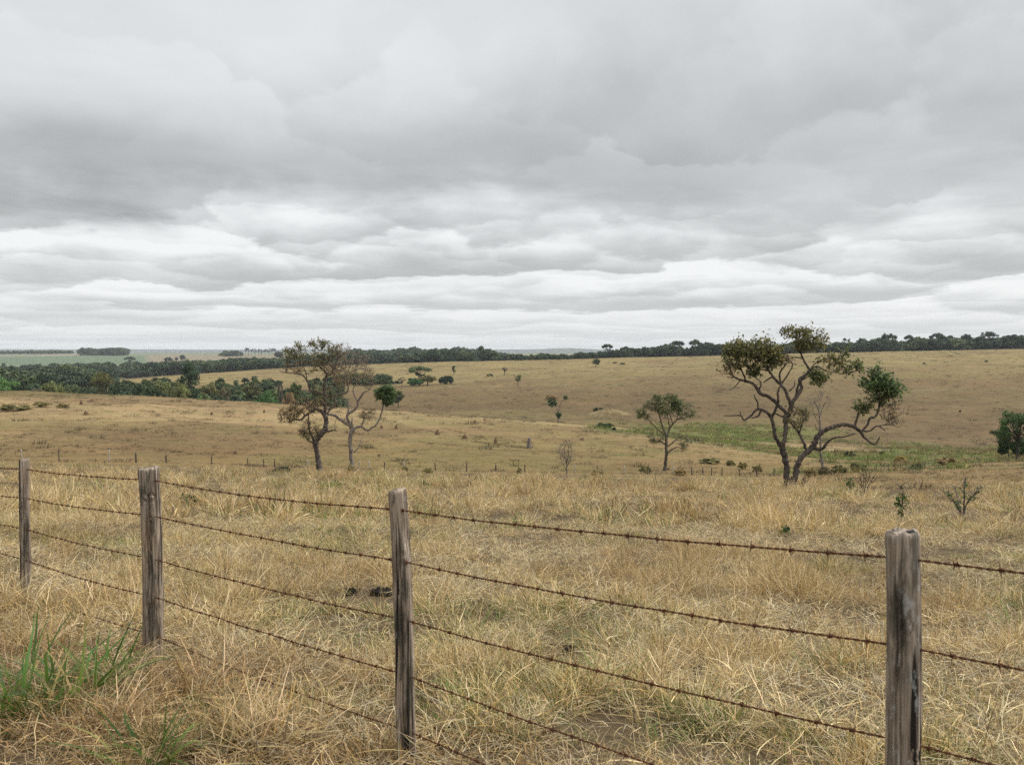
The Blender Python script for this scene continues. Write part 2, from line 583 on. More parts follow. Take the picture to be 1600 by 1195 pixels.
def ground_colour(x, y):
    r = np.hypot(x, y)
    near = np.array([0.085, 0.060, 0.034])
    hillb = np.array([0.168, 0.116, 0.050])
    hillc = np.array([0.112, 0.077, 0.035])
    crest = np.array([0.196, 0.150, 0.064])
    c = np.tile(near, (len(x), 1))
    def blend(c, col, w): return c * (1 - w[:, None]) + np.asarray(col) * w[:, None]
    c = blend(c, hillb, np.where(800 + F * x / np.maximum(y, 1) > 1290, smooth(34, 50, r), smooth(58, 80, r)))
    c = blend(c, [0.258, 0.186, 0.094], smooth(105, 185, r))          # paler over the brow, so the crest stands out
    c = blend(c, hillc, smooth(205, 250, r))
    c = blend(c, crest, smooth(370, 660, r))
    # yellow-green flush and bare reddish patches
    g = fbm(x / 60, y / 45, 21, 4)
    c = blend(c, [0.165, 0.142, 0.052], smooth(0.52, 0.72, g) * smooth(60, 120, r) * 0.35)
    p = fbm(x / 38, y / 20, 23, 4)
    c = blend(c, [0.135, 0.088, 0.042], smooth(0.5, 0.70, p) * smooth(60, 120, r) * 0.6)
    u = x / np.maximum(y, 1)
    px = 800 + F * u
    # far farmland
    far = smooth(900, 1100, r)
    c = blend(c, [0.10, 0.095, 0.05], far * (1 - smooth(1500, 1700, r)))
    ft = np.floor(fbm(x / 900, y / 700, 41, 2) * 9) % 3
    field = np.where(ft[:, None] == 0, [[0.14, 0.165, 0.10]], np.where(ft[:, None] == 1, [[0.20, 0.18, 0.12]], [[0.16, 0.165, 0.105]]))
    wf = smooth(1500, 1600, r)
    c = c * (1 - wf[:, None]) + field * wf[:, None]
    green = smooth(1750, 1850, r) * (1 - smooth(2650, 2750, r)) * smooth(245, 220, px)
    c = blend(c, [0.10, 0.135, 0.08], green)
    tan = smooth(1550, 1650, r) * (1 - smooth(2500, 2900, r)) * smooth(220, 245, px) * smooth(520, 480, px)
    c = blend(c, [0.19, 0.158, 0.105], tan)
    dark = smooth(4000, 4300, r)
    c = blend(c, [0.07, 0.09, 0.06], dark)
    m = marsh_w(x, y)
    gc = fbm(x / 6, y / 6, 33, 3)
    mg = np.array([0.082, 0.085, 0.028]) * (1 - gc[:, None]) + np.array([0.140, 0.148, 0.044]) * gc[:, None]
    c = c * (1 - m[:, None]) + mg * m[:, None]
    return c


def build_ground():
    a = np.concatenate([np.linspace(-180, -44, 24, endpoint=False), np.linspace(-44, 44, 881), np.linspace(44, 180, 25)[1:]])
    a = np.radians(a)
    r = np.concatenate([np.exp(np.linspace(math.log(0.25), math.log(70), 190, endpoint=False)),
                        np.exp(np.linspace(math.log(70), math.log(1150), 420, endpoint=False)),
                        np.exp(np.linspace(math.log(1150), math.log(9300), 70))])
    A, Rr = np.meshgrid(a[:-1], r)          # rows = radius
    nc = len(a) - 1; nr = len(r)
    x = (Rr * np.sin(A)).ravel(); y = (Rr * np.cos(A)).ravel()
    z = terrain_z(x, y)
    V = np.stack([x, y, z], 1)
    V = np.vstack([V, [[0, 0, float(terrain_z(0, 0))]]])
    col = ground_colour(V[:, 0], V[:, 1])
    i = np.arange(nr - 1)[:, None]; j = np.arange(nc)[None, :]
    j2 = (j + 1) % nc
    q = np.stack([i * nc + j, (i + 1) * nc + j, (i + 1) * nc + j2, i * nc + j2], -1).reshape(-1, 4)[:, ::-1]
    me = bpy.data.meshes.new('ground')
    nf = len(q)
    tri = np.stack([np.full(nc, nr * nc), np.arange(nc), (np.arange(nc) + 1) % nc], 1)[:, ::-1]
    me.vertices.add(len(V)); me.vertices.foreach_set('co', V.astype(np.float32).ravel())
    loops = np.concatenate([q.ravel(), tri.ravel()]).astype(np.int32)
    me.loops.add(len(loops)); me.loops.foreach_set('vertex_index', loops)
    starts = np.concatenate([np.arange(nf) * 4, nf * 4 + np.arange(nc) * 3]).astype(np.int32)
    me.polygons.add(nf + nc); me.polygons.foreach_set('loop_start', starts)
    me.polygons.foreach_set('use_smooth', np.ones(nf + nc, bool))
    me.update(calc_edges=True); me.validate()
    ca = me.attributes.new('Col', 'FLOAT_COLOR', 'POINT')
    C4 = np.ones((len(V), 4), np.float32); C4[:, :3] = col
    ca.data.foreach_set('color', C4.ravel())
    me.materials.append(M_GROUND)
    if sum(me.polygons[k].normal.z for k in range(0, nf, 5003)) < 0: me.flip_normals()
    o = bpy.data.objects.new('ground', me); COL.objects.link(o)
    tag(o, 'rolling dry tan pasture land of low hills and a green wet valley', 'ground', kind='structure')
    return o


build_ground()

# far blue hill on the skyline
mb = MB()
hx = np.linspace(-5200, 6200, 160)
ypx = 547.5 - 2.5 * np.exp(-((800 + F * hx / 8800 - 890) / 45) ** 2) - 2.0 * fbm(hx / 900, hx * 0, 51, 3) - 1.2 * np.exp(-((800 + F * hx / 8800 - 40) / 120) ** 2)
hz = CZ + (550 - ypx) / F * 8800
rows = []
for k, t in enumerate(np.linspace(-1, 1, 9)):
    s = (1 - abs(t)) ** 0.8
    rows.append(np.stack([hx, 8800 + t * 380 + 60 * fbm(hx / 300, hx * 0 + k, 53, 2), -12 + (hz + 12) * s], 1))
V = np.concatenate(rows); n = len(hx)
mb.add(V, [(k * n + i, k * n + i + 1, (k + 1) * n + i + 1, (k + 1) * n + i) for k in range(8) for i in range(n - 1)])
hills = mb.build('hills', mat_simple('far_wooded_hills', (0.05, 0.065, 0.045), 0.95, 0.4, 0.01))
tag(hills, 'low blue wooded hills along the far skyline', 'hills', kind='structure')


# ------------------------------------------------------------------ scatter by geometry nodes (stuff only)
def scatter(name, P, rot, scl, idx, coll, label, cat, tint=None):
    me = bpy.data.meshes.new(name)
    n = len(P)
    me.vertices.add(n); me.vertices.foreach_set('co', np.asarray(P, np.float32).ravel())
    me.attributes.new('rot', 'FLOAT_VECTOR', 'POINT').data.foreach_set('vector', np.asarray(rot, np.float32).ravel())
    me.attributes.new('scl', 'FLOAT_VECTOR', 'POINT').data.foreach_set('vector', np.asarray(scl, np.float32).ravel())
    me.attributes.new('idx', 'INT', 'POINT').data.foreach_set('value', np.asarray(idx, np.int32))
    if tint is not None:
        t4 = np.ones((n, 4), np.float32); t4[:, :3] = tint
        me.attributes.new('tint', 'FLOAT_COLOR', 'POINT').data.foreach_set('color', t4.ravel())
    o = bpy.data.objects.new(name, me); COL.objects.link(o)
    g = bpy.data.node_groups.new(name + '_nodes', 'GeometryNodeTree')
    g.interface.new_socket('Geometry', in_out='INPUT', socket_type='NodeSocketGeometry')
    g.interface.new_socket('Geometry', in_out='OUTPUT', socket_type='NodeSocketGeometry')
    gi = g.nodes.new('NodeGroupInput'); go = g.nodes.new('NodeGroupOutput')
    ci = g.nodes.new('GeometryNodeCollectionInfo'); ci.inputs['Collection'].default_value = coll
    ci.inputs['Separate Children'].default_value = True; ci.inputs['Reset Children'].default_value = True
    ip = g.nodes.new('GeometryNodeInstanceOnPoints'); ip.inputs['Pick Instance'].default_value = True
    def na(nm, t):
        a = g.nodes.new('GeometryNodeInputNamedAttribute'); a.data_type = t; a.inputs['Name'].default_value = nm
        return a.outputs['Attribute']
    g.links.new(gi.outputs[0], ip.inputs['Points']); g.links.new(ci.outputs[0], ip.inputs['Instance'])
    g.links.new(na('idx', 'INT'), ip.inputs['Instance Index'])
    g.links.new(na('rot', 'FLOAT_VECTOR'), ip.inputs['Rotation'])
    g.links.new(na('scl', 'FLOAT_VECTOR'), ip.inputs['Scale'])
    g.links.new(ip.outputs[0], go.inputs[0])
    md = o.modifiers.new('scatter', 'NODES'); md.node_group = g
    tag(o, label, cat, kind='stuff')
    return o


def proto_coll(name, meshes, colors=None):
    c = bpy.data.collections.new(name)
    for k, me in enumerate(meshes):
        o = bpy.data.objects.new(f'{name}_{k:02d}', me)
        if colors is not None: o.color = (*colors[k], 1)
        c.objects.link(o)
    return c


# ------------------------------------------------------------------ grass tufts
PAL = {
    'pale': (0.76, 0.615, 0.355), 'straw': (0.59, 0.435, 0.195), 'gold': (0.47, 0.315, 0.105), 'brown': (0.165, 0.104, 0.047),
    'red': (0.22, 0.125, 0.052), 'grey': (0.48, 0.41, 0.27), 'olive': (0.22, 0.225, 0.062), 'green': (0.130, 0.210, 0.038), 'deep': (0.070, 0.150, 0.028)}


def blades(n, rad, ln, wd, lean, curve, mix, segs=4, lying=0.0, kink=0.0):
    """A tuft of n tapering curved blades."""
    keys = list(mix.keys()); w = np.array([mix[k] for k in keys], float); w /= w.sum()
    ck = RNG.choice(len(keys), n, p=w)
    colr = np.array([PAL[k] for k in keys])[ck] * RNG.uniform(0.45, 1.35, (n, 1)) * RNG.uniform(0.95, 1.05, (n, 3))
    th = RNG.uniform(0, 2 * PI, n)
    rr = rad * np.sqrt(RNG.random(n))
    base = np.stack([np.cos(th) * rr, np.sin(th) * rr, np.full(n, -0.02)], 1)
    az = th + RNG.normal(0, 1.1, n)
    L = RNG.uniform(ln[0], ln[1], n)
    W = RNG.uniform(wd[0], wd[1], n)
    le = np.abs(RNG.normal(lean[0], lean[1], n))
    cu = RNG.normal(curve[0], curve[1], n)
    kk = np.where(RNG.random(n) < kink, RNG.uniform(0.8, 2.0, n), 0.0)
    kpos = RNG.integers(1, segs, n)
    lie = RNG.random(n) < lying
    le = np.where(lie, RNG.uniform(1.25, 1.6, n), le); cu = np.where(lie, RNG.normal(0.1, 0.5, n), cu)
    base[:, 2] = np.where(lie, RNG.uniform(0.0, 0.10, n), base[:, 2])
    P = [base]; ang = le.copy(); azz = az.copy()
    for s in range(segs):
        ang = ang + cu / segs + np.where(kpos == s, kk, 0)
        ang = np.clip(ang, -2.6, 2.6)
        azz = azz + RNG.normal(0, 0.13, n)
        d = np.stack([np.sin(ang) * np.cos(azz), np.sin(ang) * np.sin(azz), np.cos(ang)], 1)
        P.append(P[-1] + d * (L / segs)[:, None])
    P = np.stack(P, 1)                                   # n, segs+1, 3
    tw = az + PI / 2 + RNG.normal(0, 0.5, n)
    side = np.stack([np.cos(tw), np.sin(tw), RNG.normal(0, 0.25, n)], 1)
    prof = np.array([0.75] + [1 - 0.85 * (k / segs) ** 1.6 for k in range(1, segs)] + [0.08])
    V = np.stack([P - side[:, None, :] * (W[:, None] * prof / 2)[..., None], P + side[:, None, :] * (W[:, None] * prof / 2)[..., None]], 2)  # n, s+1, 2, 3
    mb = MB()
    k = (segs + 1) * 2
    V = V.reshape(n * k, 3)
    V[:, 2] = np.maximum(V[:, 2], -0.03)
    mb.v.append(V); mb.n = n * k
    mb.c.append(np.repeat(colr, k, axis=0))
    f = np.array([[2 * s, 2 * s + 1, 2 * s + 3, 2 * s + 2] for s in range(segs)])
    mb.f = (np.arange(n)[:, None, None] * k + f[None]).reshape(-1, 4).tolist()
    return mb


DRY = {'pale': 4, 'straw': 4, 'gold': 2.2, 'brown': 1.5, 'grey': 1.0, 'olive': 0.6}
DRYB = {'pale': 2.2, 'straw': 2.5, 'gold': 2, 'brown': 2.8, 'red': 1.6, 'grey': 0.8}
MIXG = {'pale': 2, 'straw': 2.5, 'olive': 2, 'green': 2.0, 'gold': 1, 'brown': 0.7}
GREEN = {'green': 4, 'deep': 2, 'olive': 2, 'straw': 0.6}


def near_protos():
    ms = []
    # 0-2 dry fountain tufts
    for k in range(3): ms.append(blades(40, 0.07, (0.16, 0.38), (0.003, 0.0065), (0.30, 0.25), (0.9, 0.6), DRY, 5, 0.05, 0.2))
    # 3-5 messy lodged straw
    for k in range(3): ms.append(blades(40, 0.14, (0.14, 0.36), (0.0035, 0.008), (0.85, 0.4), (1.0, 0.7), DRY if k else DRYB, 5, 0.35, 0.35))
    # 6-7 flat thatch
    for k in range(2): ms.append(blades(64, 0.22, (0.08, 0.26), (0.003, 0.0065), (1.4, 0.22), (0.1, 0.5), DRYB if k else {'pale': 3, 'straw': 2, 'brown': 1.5, 'grey': 3}, 4, 0.8, 0.2))
    # 8-9 green mixed
    for k in range(2): ms.append(blades(44, 0.10, (0.14, 0.34), (0.0035, 0.007), (0.4, 0.3), (0.9, 0.5), MIXG, 4, 0.1, 0.12))
    # 10 fine feathery, 11 coarse broad straw, 12 short green
    ms.append(blades(60, 0.08, (0.22, 0.46), (0.002, 0.004), (0.25, 0.2), (0.6, 0.4), {'pale': 4, 'straw': 3, 'gold': 2, 'grey': 1}, 4, 0.05, 0.05))
    ms.append(blades(24, 0.10, (0.25, 0.5), (0.006, 0.012), (0.5, 0.35), (1.5, 0.7), {'pale': 4, 'straw': 2, 'brown': 1}, 6, 0.15, 0.4))
    ms.append(blades(44, 0.13, (0.06, 0.16), (0.003, 0.006), (0.5, 0.3), (0.6, 0.4), GREEN, 3, 0.1, 0.0))
    return proto_coll('grass_tuft', [m.mesh('grass_tuft', M_BLADE) for m in ms])


def mid_protos():
    ms = []
    for k in range(3): ms.append(blades(34, 0.17, (0.16, 0.38), (0.006, 0.012), (0.3, 0.28), (0.5, 0.4), DRY, 3, 0.1))
    for k in range(2): ms.append(blades(36, 0.24, (0.14, 0.32), (0.007, 0.013), (0.9, 0.4), (0.4, 0.5), DRYB, 3, 0.45))
    ms.append(blades(34, 0.20, (0.14, 0.32), (0.007, 0.013), (0.35, 0.3), (0.5, 0.4), MIXG, 3, 0.1))
    ms.append(blades(40, 0.15, (0.26, 0.50), (0.005, 0.010), (0.28, 0.22), (0.5, 0.3), {'pale': 4, 'straw': 3, 'gold': 2}, 3, 0.03))
    ms.append(blades(34, 0.18, (0.10, 0.24), (0.008, 0.014), (0.4, 0.3), (0.5, 0.4), GREEN, 3, 0.1))
    return proto_coll('meadow_tuft', [m.mesh('meadow_tuft', M_BLADE) for m in ms])


def frustum_pts(n, y0, y1, um):
    """n ground points, uniform over the ground between two depths."""
    Y = np.sqrt(RNG.uniform(y0 * y0, y1 * y1, n))
    u = RNG.uniform(-um, um, n)
    return u * Y, Y


NEARC = near_protos(); MIDC = mid_protos()
BARE = ground_poly([(560, 1080), (500, 1090)])


class Spots:
    def __init__(self): self.P = []; self.R = []; self.S = []; self.I = []; self.T = []

    def add(self, x, y, dz, rot, sx, sz, idx, tint):
        self.P.append(np.stack([x, y, terrain_z(x, y) + dz], 1)); self.R.append(rot)
        self.S.append(np.stack([sx, sx, sz], 1)); self.I.append(idx); self.T.append(tint)

    def go(self, name, coll, label):
        P = np.concatenate(self.P)
        k = np.ones(len(P), bool)
        for (px, py, w, _) in PATS:                     # nothing grows through a cow pat
            c = hit(px, py)
            k &= ~((np.abs(P[:, 0] - c[0] * P[:, 1] / c[1]) < 0.17) & (P[:, 1] < c[1]) & (P[:, 1] > c[1] - 0.85))   # trampled on the near side
            k &= np.hypot(P[:, 0] - c[0], P[:, 1] - c[1]) > w * c[1] / F / 2 + 0.16
        for (px, Y, q) in ((239.5, 6.50, 0.22), (637.5, 4.39, 0.15), (38, 8.59, 0.15), (1412.5, 2.67, 0.15)):   # trodden round the posts
            c = on_ground(px, Y)
            k &= np.hypot(P[:, 0] - c[0] * 0.985, P[:, 1] - c[1] * 0.985) > q
        scatter(name, P[k], np.concatenate(self.R)[k], np.concatenate(self.S)[k], np.concatenate(self.I)[k], coll, label, 'grass', np.concatenate(self.T)[k])


PATS = [(597, 930, 32, 'black cow pat in the grass just left of the leaning post'), (549, 930, 18, 'smaller dark cow pat left of the black one'),
        (888, 1022, 20, 'dark cow pat right of the leaning post between the wires'), (1088, 1056, 16, 'dark cow pat in trampled grass right of centre')]


def tint_at(x, y, n):
    t = np.ones((n, 3)) * RNG.uniform(0.82, 1.14, (n, 1))
    br = smooth(0.46, 0.66, fbm(x / 2.2, y / 1.9, 61, 3))
    t *= 1 - br[:, None] * np.array([0.20, 0.245, 0.28])
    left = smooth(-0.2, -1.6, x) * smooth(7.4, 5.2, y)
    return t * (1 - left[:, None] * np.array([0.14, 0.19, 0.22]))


def pick(table, n):
    return np.array(table)[RNG.integers(0, len(table), n)]


def tussocks(sp, cx, cy, rad, h, greenp, k, dry, grn, big):
    """Fountains of tufts leaning outwards from each centre."""
    n = len(cx)
    for j in range(k):
        a = RNG.uniform(0, 2 * PI, n); q = np.sqrt(RNG.random(n))
        x = cx + rad * q * np.cos(a); y = cy + rad * q * np.sin(a)
        g = RNG.random(n) < greenp
        idx = np.where(g, pick(grn, n), pick(dry, n))
        tilt = 0.10 + 0.65 * q * RNG.uniform(0.5, 1.2, n)
        rot = np.stack([RNG.normal(0, 0.1, n), tilt, a], 1)
        s = h * RNG.uniform(0.75, 1.2, n) * big
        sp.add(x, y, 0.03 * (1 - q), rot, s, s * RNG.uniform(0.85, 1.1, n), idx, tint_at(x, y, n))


def place_grass():
    sp = Spots()
    for (y0, y1, um, dth, dts) in ((2.0, 7.5, 1.0, 84, 7.5), (7.5, 13.0, 0.82, 48, 5.2), (13.0, 19.0, 0.76, 30, 3.4)):
        A = um * (y1 * y1 - y0 * y0)
        # low matted thatch everywhere
        n = int(dth * A)
        x, y = frustum_pts(n, y0, y1, um)
        gp = fbm(x / 2.4, y / 2.0, 67, 3); cl = fbm(x / 0.5, y / 0.5, 71, 2)
        q = RNG.random(n)
        idx = np.where(q < 0.62, pick([6, 7], n), np.where(q < 0.90, pick([3, 4, 5], n), pick([0, 1, 11, 10], n)))
        idx = np.where(RNG.random(n) < 0.10 + smooth(0.43, 0.57, gp) * 0.66, pick([8, 9, 12, 12], n), idx)
        keep = (cl > 0.37) | (RNG.random(n) < 0.28)
        s = np.where(np.isin(idx, [6, 7]), RNG.uniform(0.7, 1.15, n), RNG.uniform(0.36, 0.75, n))
        rot = np.stack([RNG.normal(0, 0.15, n), RNG.normal(0, 0.15, n), RNG.uniform(0, 2 * PI, n)], 1)
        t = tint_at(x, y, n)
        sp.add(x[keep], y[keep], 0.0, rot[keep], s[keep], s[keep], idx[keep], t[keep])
        # scattered tussocks
        n = int(dts * A)
        x, y = frustum_pts(n, y0, y1, um)
        hg = fbm(x / 2.8, y / 2.0, 73, 3); gp = fbm(x / 2.4, y / 2.0, 67, 3)
        keep = RNG.random(n) < (0.10 + 0.90 * smooth(0.45, 0.57, hg))
        x, y, hg, gp = x[keep], y[keep], hg[keep], gp[keep]; n = len(x)
        tussocks(sp, x, y, RNG.uniform(0.09, 0.30, n), (0.46 + 0.68 * hg) * RNG.uniform(0.7, 1.2, n), 0.08 + smooth(0.45, 0.60, gp) * 0.78, 7,
                 [0, 1, 2, 0, 1, 10, 4, 11], [8, 9, 8, 9, 12], 1.0)
    for (px, py, k, rad, h, ix) in TUSSOCKS:
        c = hit(px, py)
        one = np.ones(1)
        for _ in range(2):
            tussocks(sp, c[0] + RNG.normal(0, rad * 0.25, k), c[1] + RNG.normal(0, rad * 0.25, k), np.full(k, rad * 0.75), np.full(k, h * 0.9), np.zeros(k), 1, ix, ix, 1.0)
    sp.go('dry_grass', NEARC, 'shaggy straw coloured dry grass covering the near meadow on both sides of the barbed wire')
    # meadow beyond
    sp = Spots()
    for (y0, y1, um, dth, dts) in ((18.0, 30.0, 0.66, 9.0, 1.5), (30.0, 48.0, 0.64, 5.5, 0.85), (48.0, 80.0, 0.62, 3.2, 0.50)):
        A = um * (y1 * y1 - y0 * y0)
        for tus in (False, True):
            n = int((dts if tus else dth) * A)
            x, y = frustum_pts(n, y0, y1, um)
            gp = fbm(x / 6.5, y / 5, 67, 3); hg = fbm(x / 4.6, y / 3.2, 73, 3)
            px = 800 + F * x / y
            edge = 61 + 22 * (fbm(px / 60, px * 0, 79, 3) - 0.5) + -24 * smooth(1240, 1400, px)
            keep = RNG.random(n) < (1 - 0.95 * smooth(edge - 8, edge + 9, y))
            if tus: keep &= RNG.random(n) < (0.15 + 0.85 * smooth(0.42, 0.60, hg))
            x, y, gp, hg, edge = x[keep], y[keep], gp[keep], hg[keep], edge[keep]; n = len(x)
            fall = 1 - 0.5 * smooth(edge - 14, edge + 4, y)
            gg = 0.10 + 0.90 * smooth(0.46, 0.62, gp)
            if tus:
                tussocks(sp, x, y, RNG.uniform(0.2, 0.55, n), (0.65 + 1.0 * hg) * RNG.uniform(0.7, 1.25, n) * fall, gg * 0.65, 5, [0, 1, 2, 6, 6, 3], [5, 5, 7], 1.12)
            else:
                q = RNG.random(n)
                idx = np.where(q < 0.5, pick([3, 4], n), np.where(q < 0.85, pick([0, 1, 2], n), 6))
                idx = np.where(RNG.random(n) < gg * 0.45, pick([5, 7], n), idx)
                s = RNG.uniform(0.6, 1.0, n) * 0.75 * fall
                rot = np.stack([RNG.normal(0, 0.12, n), RNG.normal(0, 0.12, n), RNG.uniform(0, 2 * PI, n)], 1)
                sp.add(x, y, 0.0, rot, s * 1.3, s * 0.8, idx, tint_at(x, y, n) * 0.92)
    sp.go('meadow_grass', MIDC, 'tall pale dry grass filling the meadow up to the far fence')


TUSSOCKS = [(1325, 828, 16, 0.5, 1.0, [8, 9, 12]), (1512, 830, 18, 0.7, 1.2, [8, 9, 12, 0]), (1570, 838, 16, 0.6, 1.1, [8, 9, 12, 4]), (955, 852, 16, 0.6, 1.0, [8, 9, 12]), (700, 802, 16, 0.9, 1.0, [8, 9, 12]), (1150, 800, 16, 0.9, 1.0, [8, 9, 0]), (70, 1110, 22, 0.5, 0.95, [12, 8, 9, 8]), (150, 1090, 18, 0.4, 0.9, [12, 8, 9]), (250, 1165, 16, 0.3, 0.8, [12, 8, 9]), (380, 1130, 14, 0.3, 0.9, [8, 9, 12, 3]), (700, 1010, 16, 0.5, 0.9, [8, 9, 12]), (300, 905, 18, 0.6, 0.9, [8, 9, 12]), (120, 845, 20, 0.9, 0.9, [8, 9, 12]), (480, 1120, 16, 0.35, 0.9, [8, 9, 12, 4]), (760, 1140, 16, 0.3, 0.9, [8, 9, 3]), (1230, 1150, 14, 0.25, 0.9, [8, 9, 11]), (1500, 1120, 16, 0.3, 0.9, [8, 9, 12]), (1000, 1015, 14, 0.4, 0.9, [8, 9, 12]), (1215, 935, 20, 0.42, 1.25, [0, 1, 10, 4]), (1255, 940, 16, 0.35, 1.2, [0, 2, 10, 4]), (975, 905, 16, 0.40, 1.0, [0, 1, 10, 9]), (1085, 885, 18, 0.5, 1.1, [0, 10, 2]),
            (1060, 930, 16, 0.4, 1.0, [0, 10, 2]), (545, 818, 20, 0.8, 1.2, [8, 0, 9]), (1310, 1050, 16, 0.28, 1.0, [8, 9, 3]), (880, 1090, 22, 0.3, 1.0, [8, 9, 12, 4]),
            (920, 1060, 16, 0.25, 0.9, [8, 9, 12]), (1100, 1130, 22, 0.3, 1.05, [8, 9, 12, 5]), (1585, 960, 14, 0.3, 1.3, [8, 9, 12]), (490, 890, 16, 0.5, 0.9, [8, 9, 0]),
            (640, 1195, 12, 0.16, 0.9, [3, 11, 5]), (600, 1200, 12, 0.2, 0.9, [3, 11, 8]), (330, 1100, 18, 0.35, 1.1, [3, 11, 5, 7]),
            (60, 1030, 18, 0.4, 1.1, [3, 4, 11]), (20, 960, 18, 0.5, 1.1, [3, 5, 11]), (390, 1170, 18, 0.28, 1.0, [11, 3, 5]), (130, 960, 16, 0.45, 1.1, [3, 4, 11]),
            (1440, 1190, 10, 0.15, 0.9, [3, 8]), (180, 1140, 18, 0.25, 0.9, [7, 3, 11]), (1480, 960, 14, 0.35, 1.1, [3, 0, 10]), (820, 950, 12, 0.4, 0.8, [3, 0, 8])]
place_grass()


# ------------------------------------------------------------------ hill pasture tussocks and marsh (stuff)
def hill_protos():
    ms = [blades(26, 0.30, (0.16, 0.36), (0.02, 0.035), (0.4, 0.3), (0.4, 0.4), {'straw': 3, 'gold': 2, 'brown': 2}, 2),
          blades(26, 0.34, (0.14, 0.32), (0.02, 0.04), (0.6, 0.4), (0.4, 0.4), {'brown': 4, 'red': 2, 'gold': 1}, 2),
          blades(30, 0.45, (0.10, 0.24), (0.025, 0.05), (1.0, 0.4), (0.2, 0.4), {'straw': 3, 'brown': 2, 'olive': 1, 'gold': 2}, 2),
          blades(30, 0.34, (0.22, 0.5), (0.02, 0.04), (0.4, 0.3), (0.4, 0.4), {'olive': 3, 'green': 2, 'brown': 3}, 2)]
    return proto_coll('hill_tuft', [m.mesh('hill_tuft', M_BLADE) for m in ms])


HILLC = hill_protos()


def place_hill():
    P = []; RT = []; SC = []; IX = []; TN = []
    for (y0, y1, um, dens, sc, kd, scd) in ((36, 78, 0.60, 1.6, 0.5, 0.02, 0.9), (78, 150, 0.60, 1.1, 0.55, 0.048, 1.05), (150, 260, 0.58, 0.5, 0.75, 0.085, 1.25), (260, 480, 0.57, 0.09, 1.1, 0.16, 1.6), (480, 860, 0.57, 0.03, 1.5, 0.20, 2.0)):
        n = int(dens * um * (y1 * y1 - y0 * y0))
        x, y = frustum_pts(n, y0, y1, um)
        cl = fbm(x / 7, y / 5, 81, 3)
        q = RNG.random(n)
        dark = (RNG.random(n) < kd * (0.5 + 2.2 * smooth(0.4, 0.6, cl)))
        idx = np.where(dark, np.where(q < 0.8, 1, 3), np.where(q < 0.5, 0, 2))
        keep = (cl > 0.40) | dark
        keep &= ~((y > 250) & ~dark & (RNG.random(n) < 0.65))
        if y1 < 80:                                    # short grass where the tall meadow grass has thinned out
            px = 800 + F * x / y
            keep &= px > 1230 + (y < 55) * 80
        s = np.where(dark, scd * RNG.choice([0.7, 1.0, 1.0, 1.4, 1.9], n), sc * RNG.uniform(0.6, 1.3, n))
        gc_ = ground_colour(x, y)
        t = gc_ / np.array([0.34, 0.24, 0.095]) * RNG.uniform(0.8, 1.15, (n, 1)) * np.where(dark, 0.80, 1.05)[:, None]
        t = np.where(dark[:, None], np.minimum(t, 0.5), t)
        P.append(np.stack([x, y, terrain_z(x, y)], 1)[keep]); IX.append(idx[keep]); TN.append(t[keep])
        SC.append(np.stack([s * 1.25, s * 1.25, s * np.where(dark, 0.8, 1.0)], 1)[keep]); RT.append(np.stack([n * [0.0], n * [0.0], RNG.uniform(0, 6.28, n)], 1)[keep])
    # weedy lines along old cattle tracks on the far slope
    for line in ([(622, 634), (700, 622), (800, 612), (900, 604), (1010, 598)], [(790, 646), (850, 632), (905, 621)], [(740, 690), (790, 696), (830, 700)],
                 [(690, 668), (760, 686), (830, 693)], [(960, 596), (1060, 592), (1130, 588)], [(1300, 566), (1420, 563), (1560, 565)], [(1340, 604), (1390, 600)]):
        for (a, b) in zip(line[:-1], line[1:]):
            for t in np.linspace(0, 1, 26):
                h = hit(a[0] + (b[0] - a[0]) * t, a[1] + (b[1] - a[1]) * t + RNG.normal(0, 0.6))
                P.append(h[None]); IX.append(np.array([RNG.choice([1, 1, 3, 2])])); s = RNG.uniform(0.5, 1.1) * (0.6 + h[1] / 420)
                SC.append(np.array([[s * 1.5, s * 1.2, s * 0.7]])); RT.append(np.array([[0, 0, RNG.uniform(0, 6.28)]])); TN.append(np.full((1, 3), 0.55))
    scatter('hill_grass', np.concatenate(P), np.concatenate(RT), np.concatenate(SC), np.concatenate(IX), HILLC,
            'short grazed grass with scattered dark tussocks on the hills beyond the far fence', 'grass', np.concatenate(TN))
    # marsh
    ms = [blades(40, 0.5, (0.4, 1.0), (0.03, 0.06), (0.3, 0.25), (0.5, 0.4), {'green': 5, 'olive': 3, 'straw': 1}, 2),
          blades(40, 0.6, (0.3, 0.8), (0.03, 0.06), (0.5, 0.3), (0.5, 0.4), {'green': 3, 'olive': 4, 'gold': 1}, 2),
          blades(40, 0.5, (0.4, 0.9), (0.03, 0.06), (0.4, 0.3), (0.5, 0.4), {'brown': 3, 'olive': 3, 'straw': 2}, 2)]
    mc = proto_coll('marsh_tuft', [m.mesh('marsh_tuft', M_BLADE) for m in ms])
    n = 60000
    x = RNG.uniform(0, 260, n); y = RNG.uniform(84, 330, n)
    w = marsh_w(x, y)
    cl = fbm(x / 5, y / 5, 91, 3)
    keep = (RNG.random(n) < w * smooth(0.36, 0.56, cl) * 0.8)
    x, y = x[keep], y[keep]; n = len(x)
    idx = np.where(fbm(x / 8, y / 8, 93, 2) > 0.54, 2, RNG.integers(0, 2, n))
    s = RNG.uniform(0.5, 1.2, n)
    t = np.array([0.95, 0.95, 0.85]) * RNG.uniform(0.55, 1.2, (n, 1))
    scatter('marsh_grass', np.stack([x, y, terrain_z(x, y)], 1), np.stack([n * [0.0], n * [0.0], RNG.uniform(0, 6.28, n)], 1),
            np.stack([s, s, s], 1), idx, mc, 'bright green reedy grass along the wet valley bottom', 'grass', t)


place_hill()
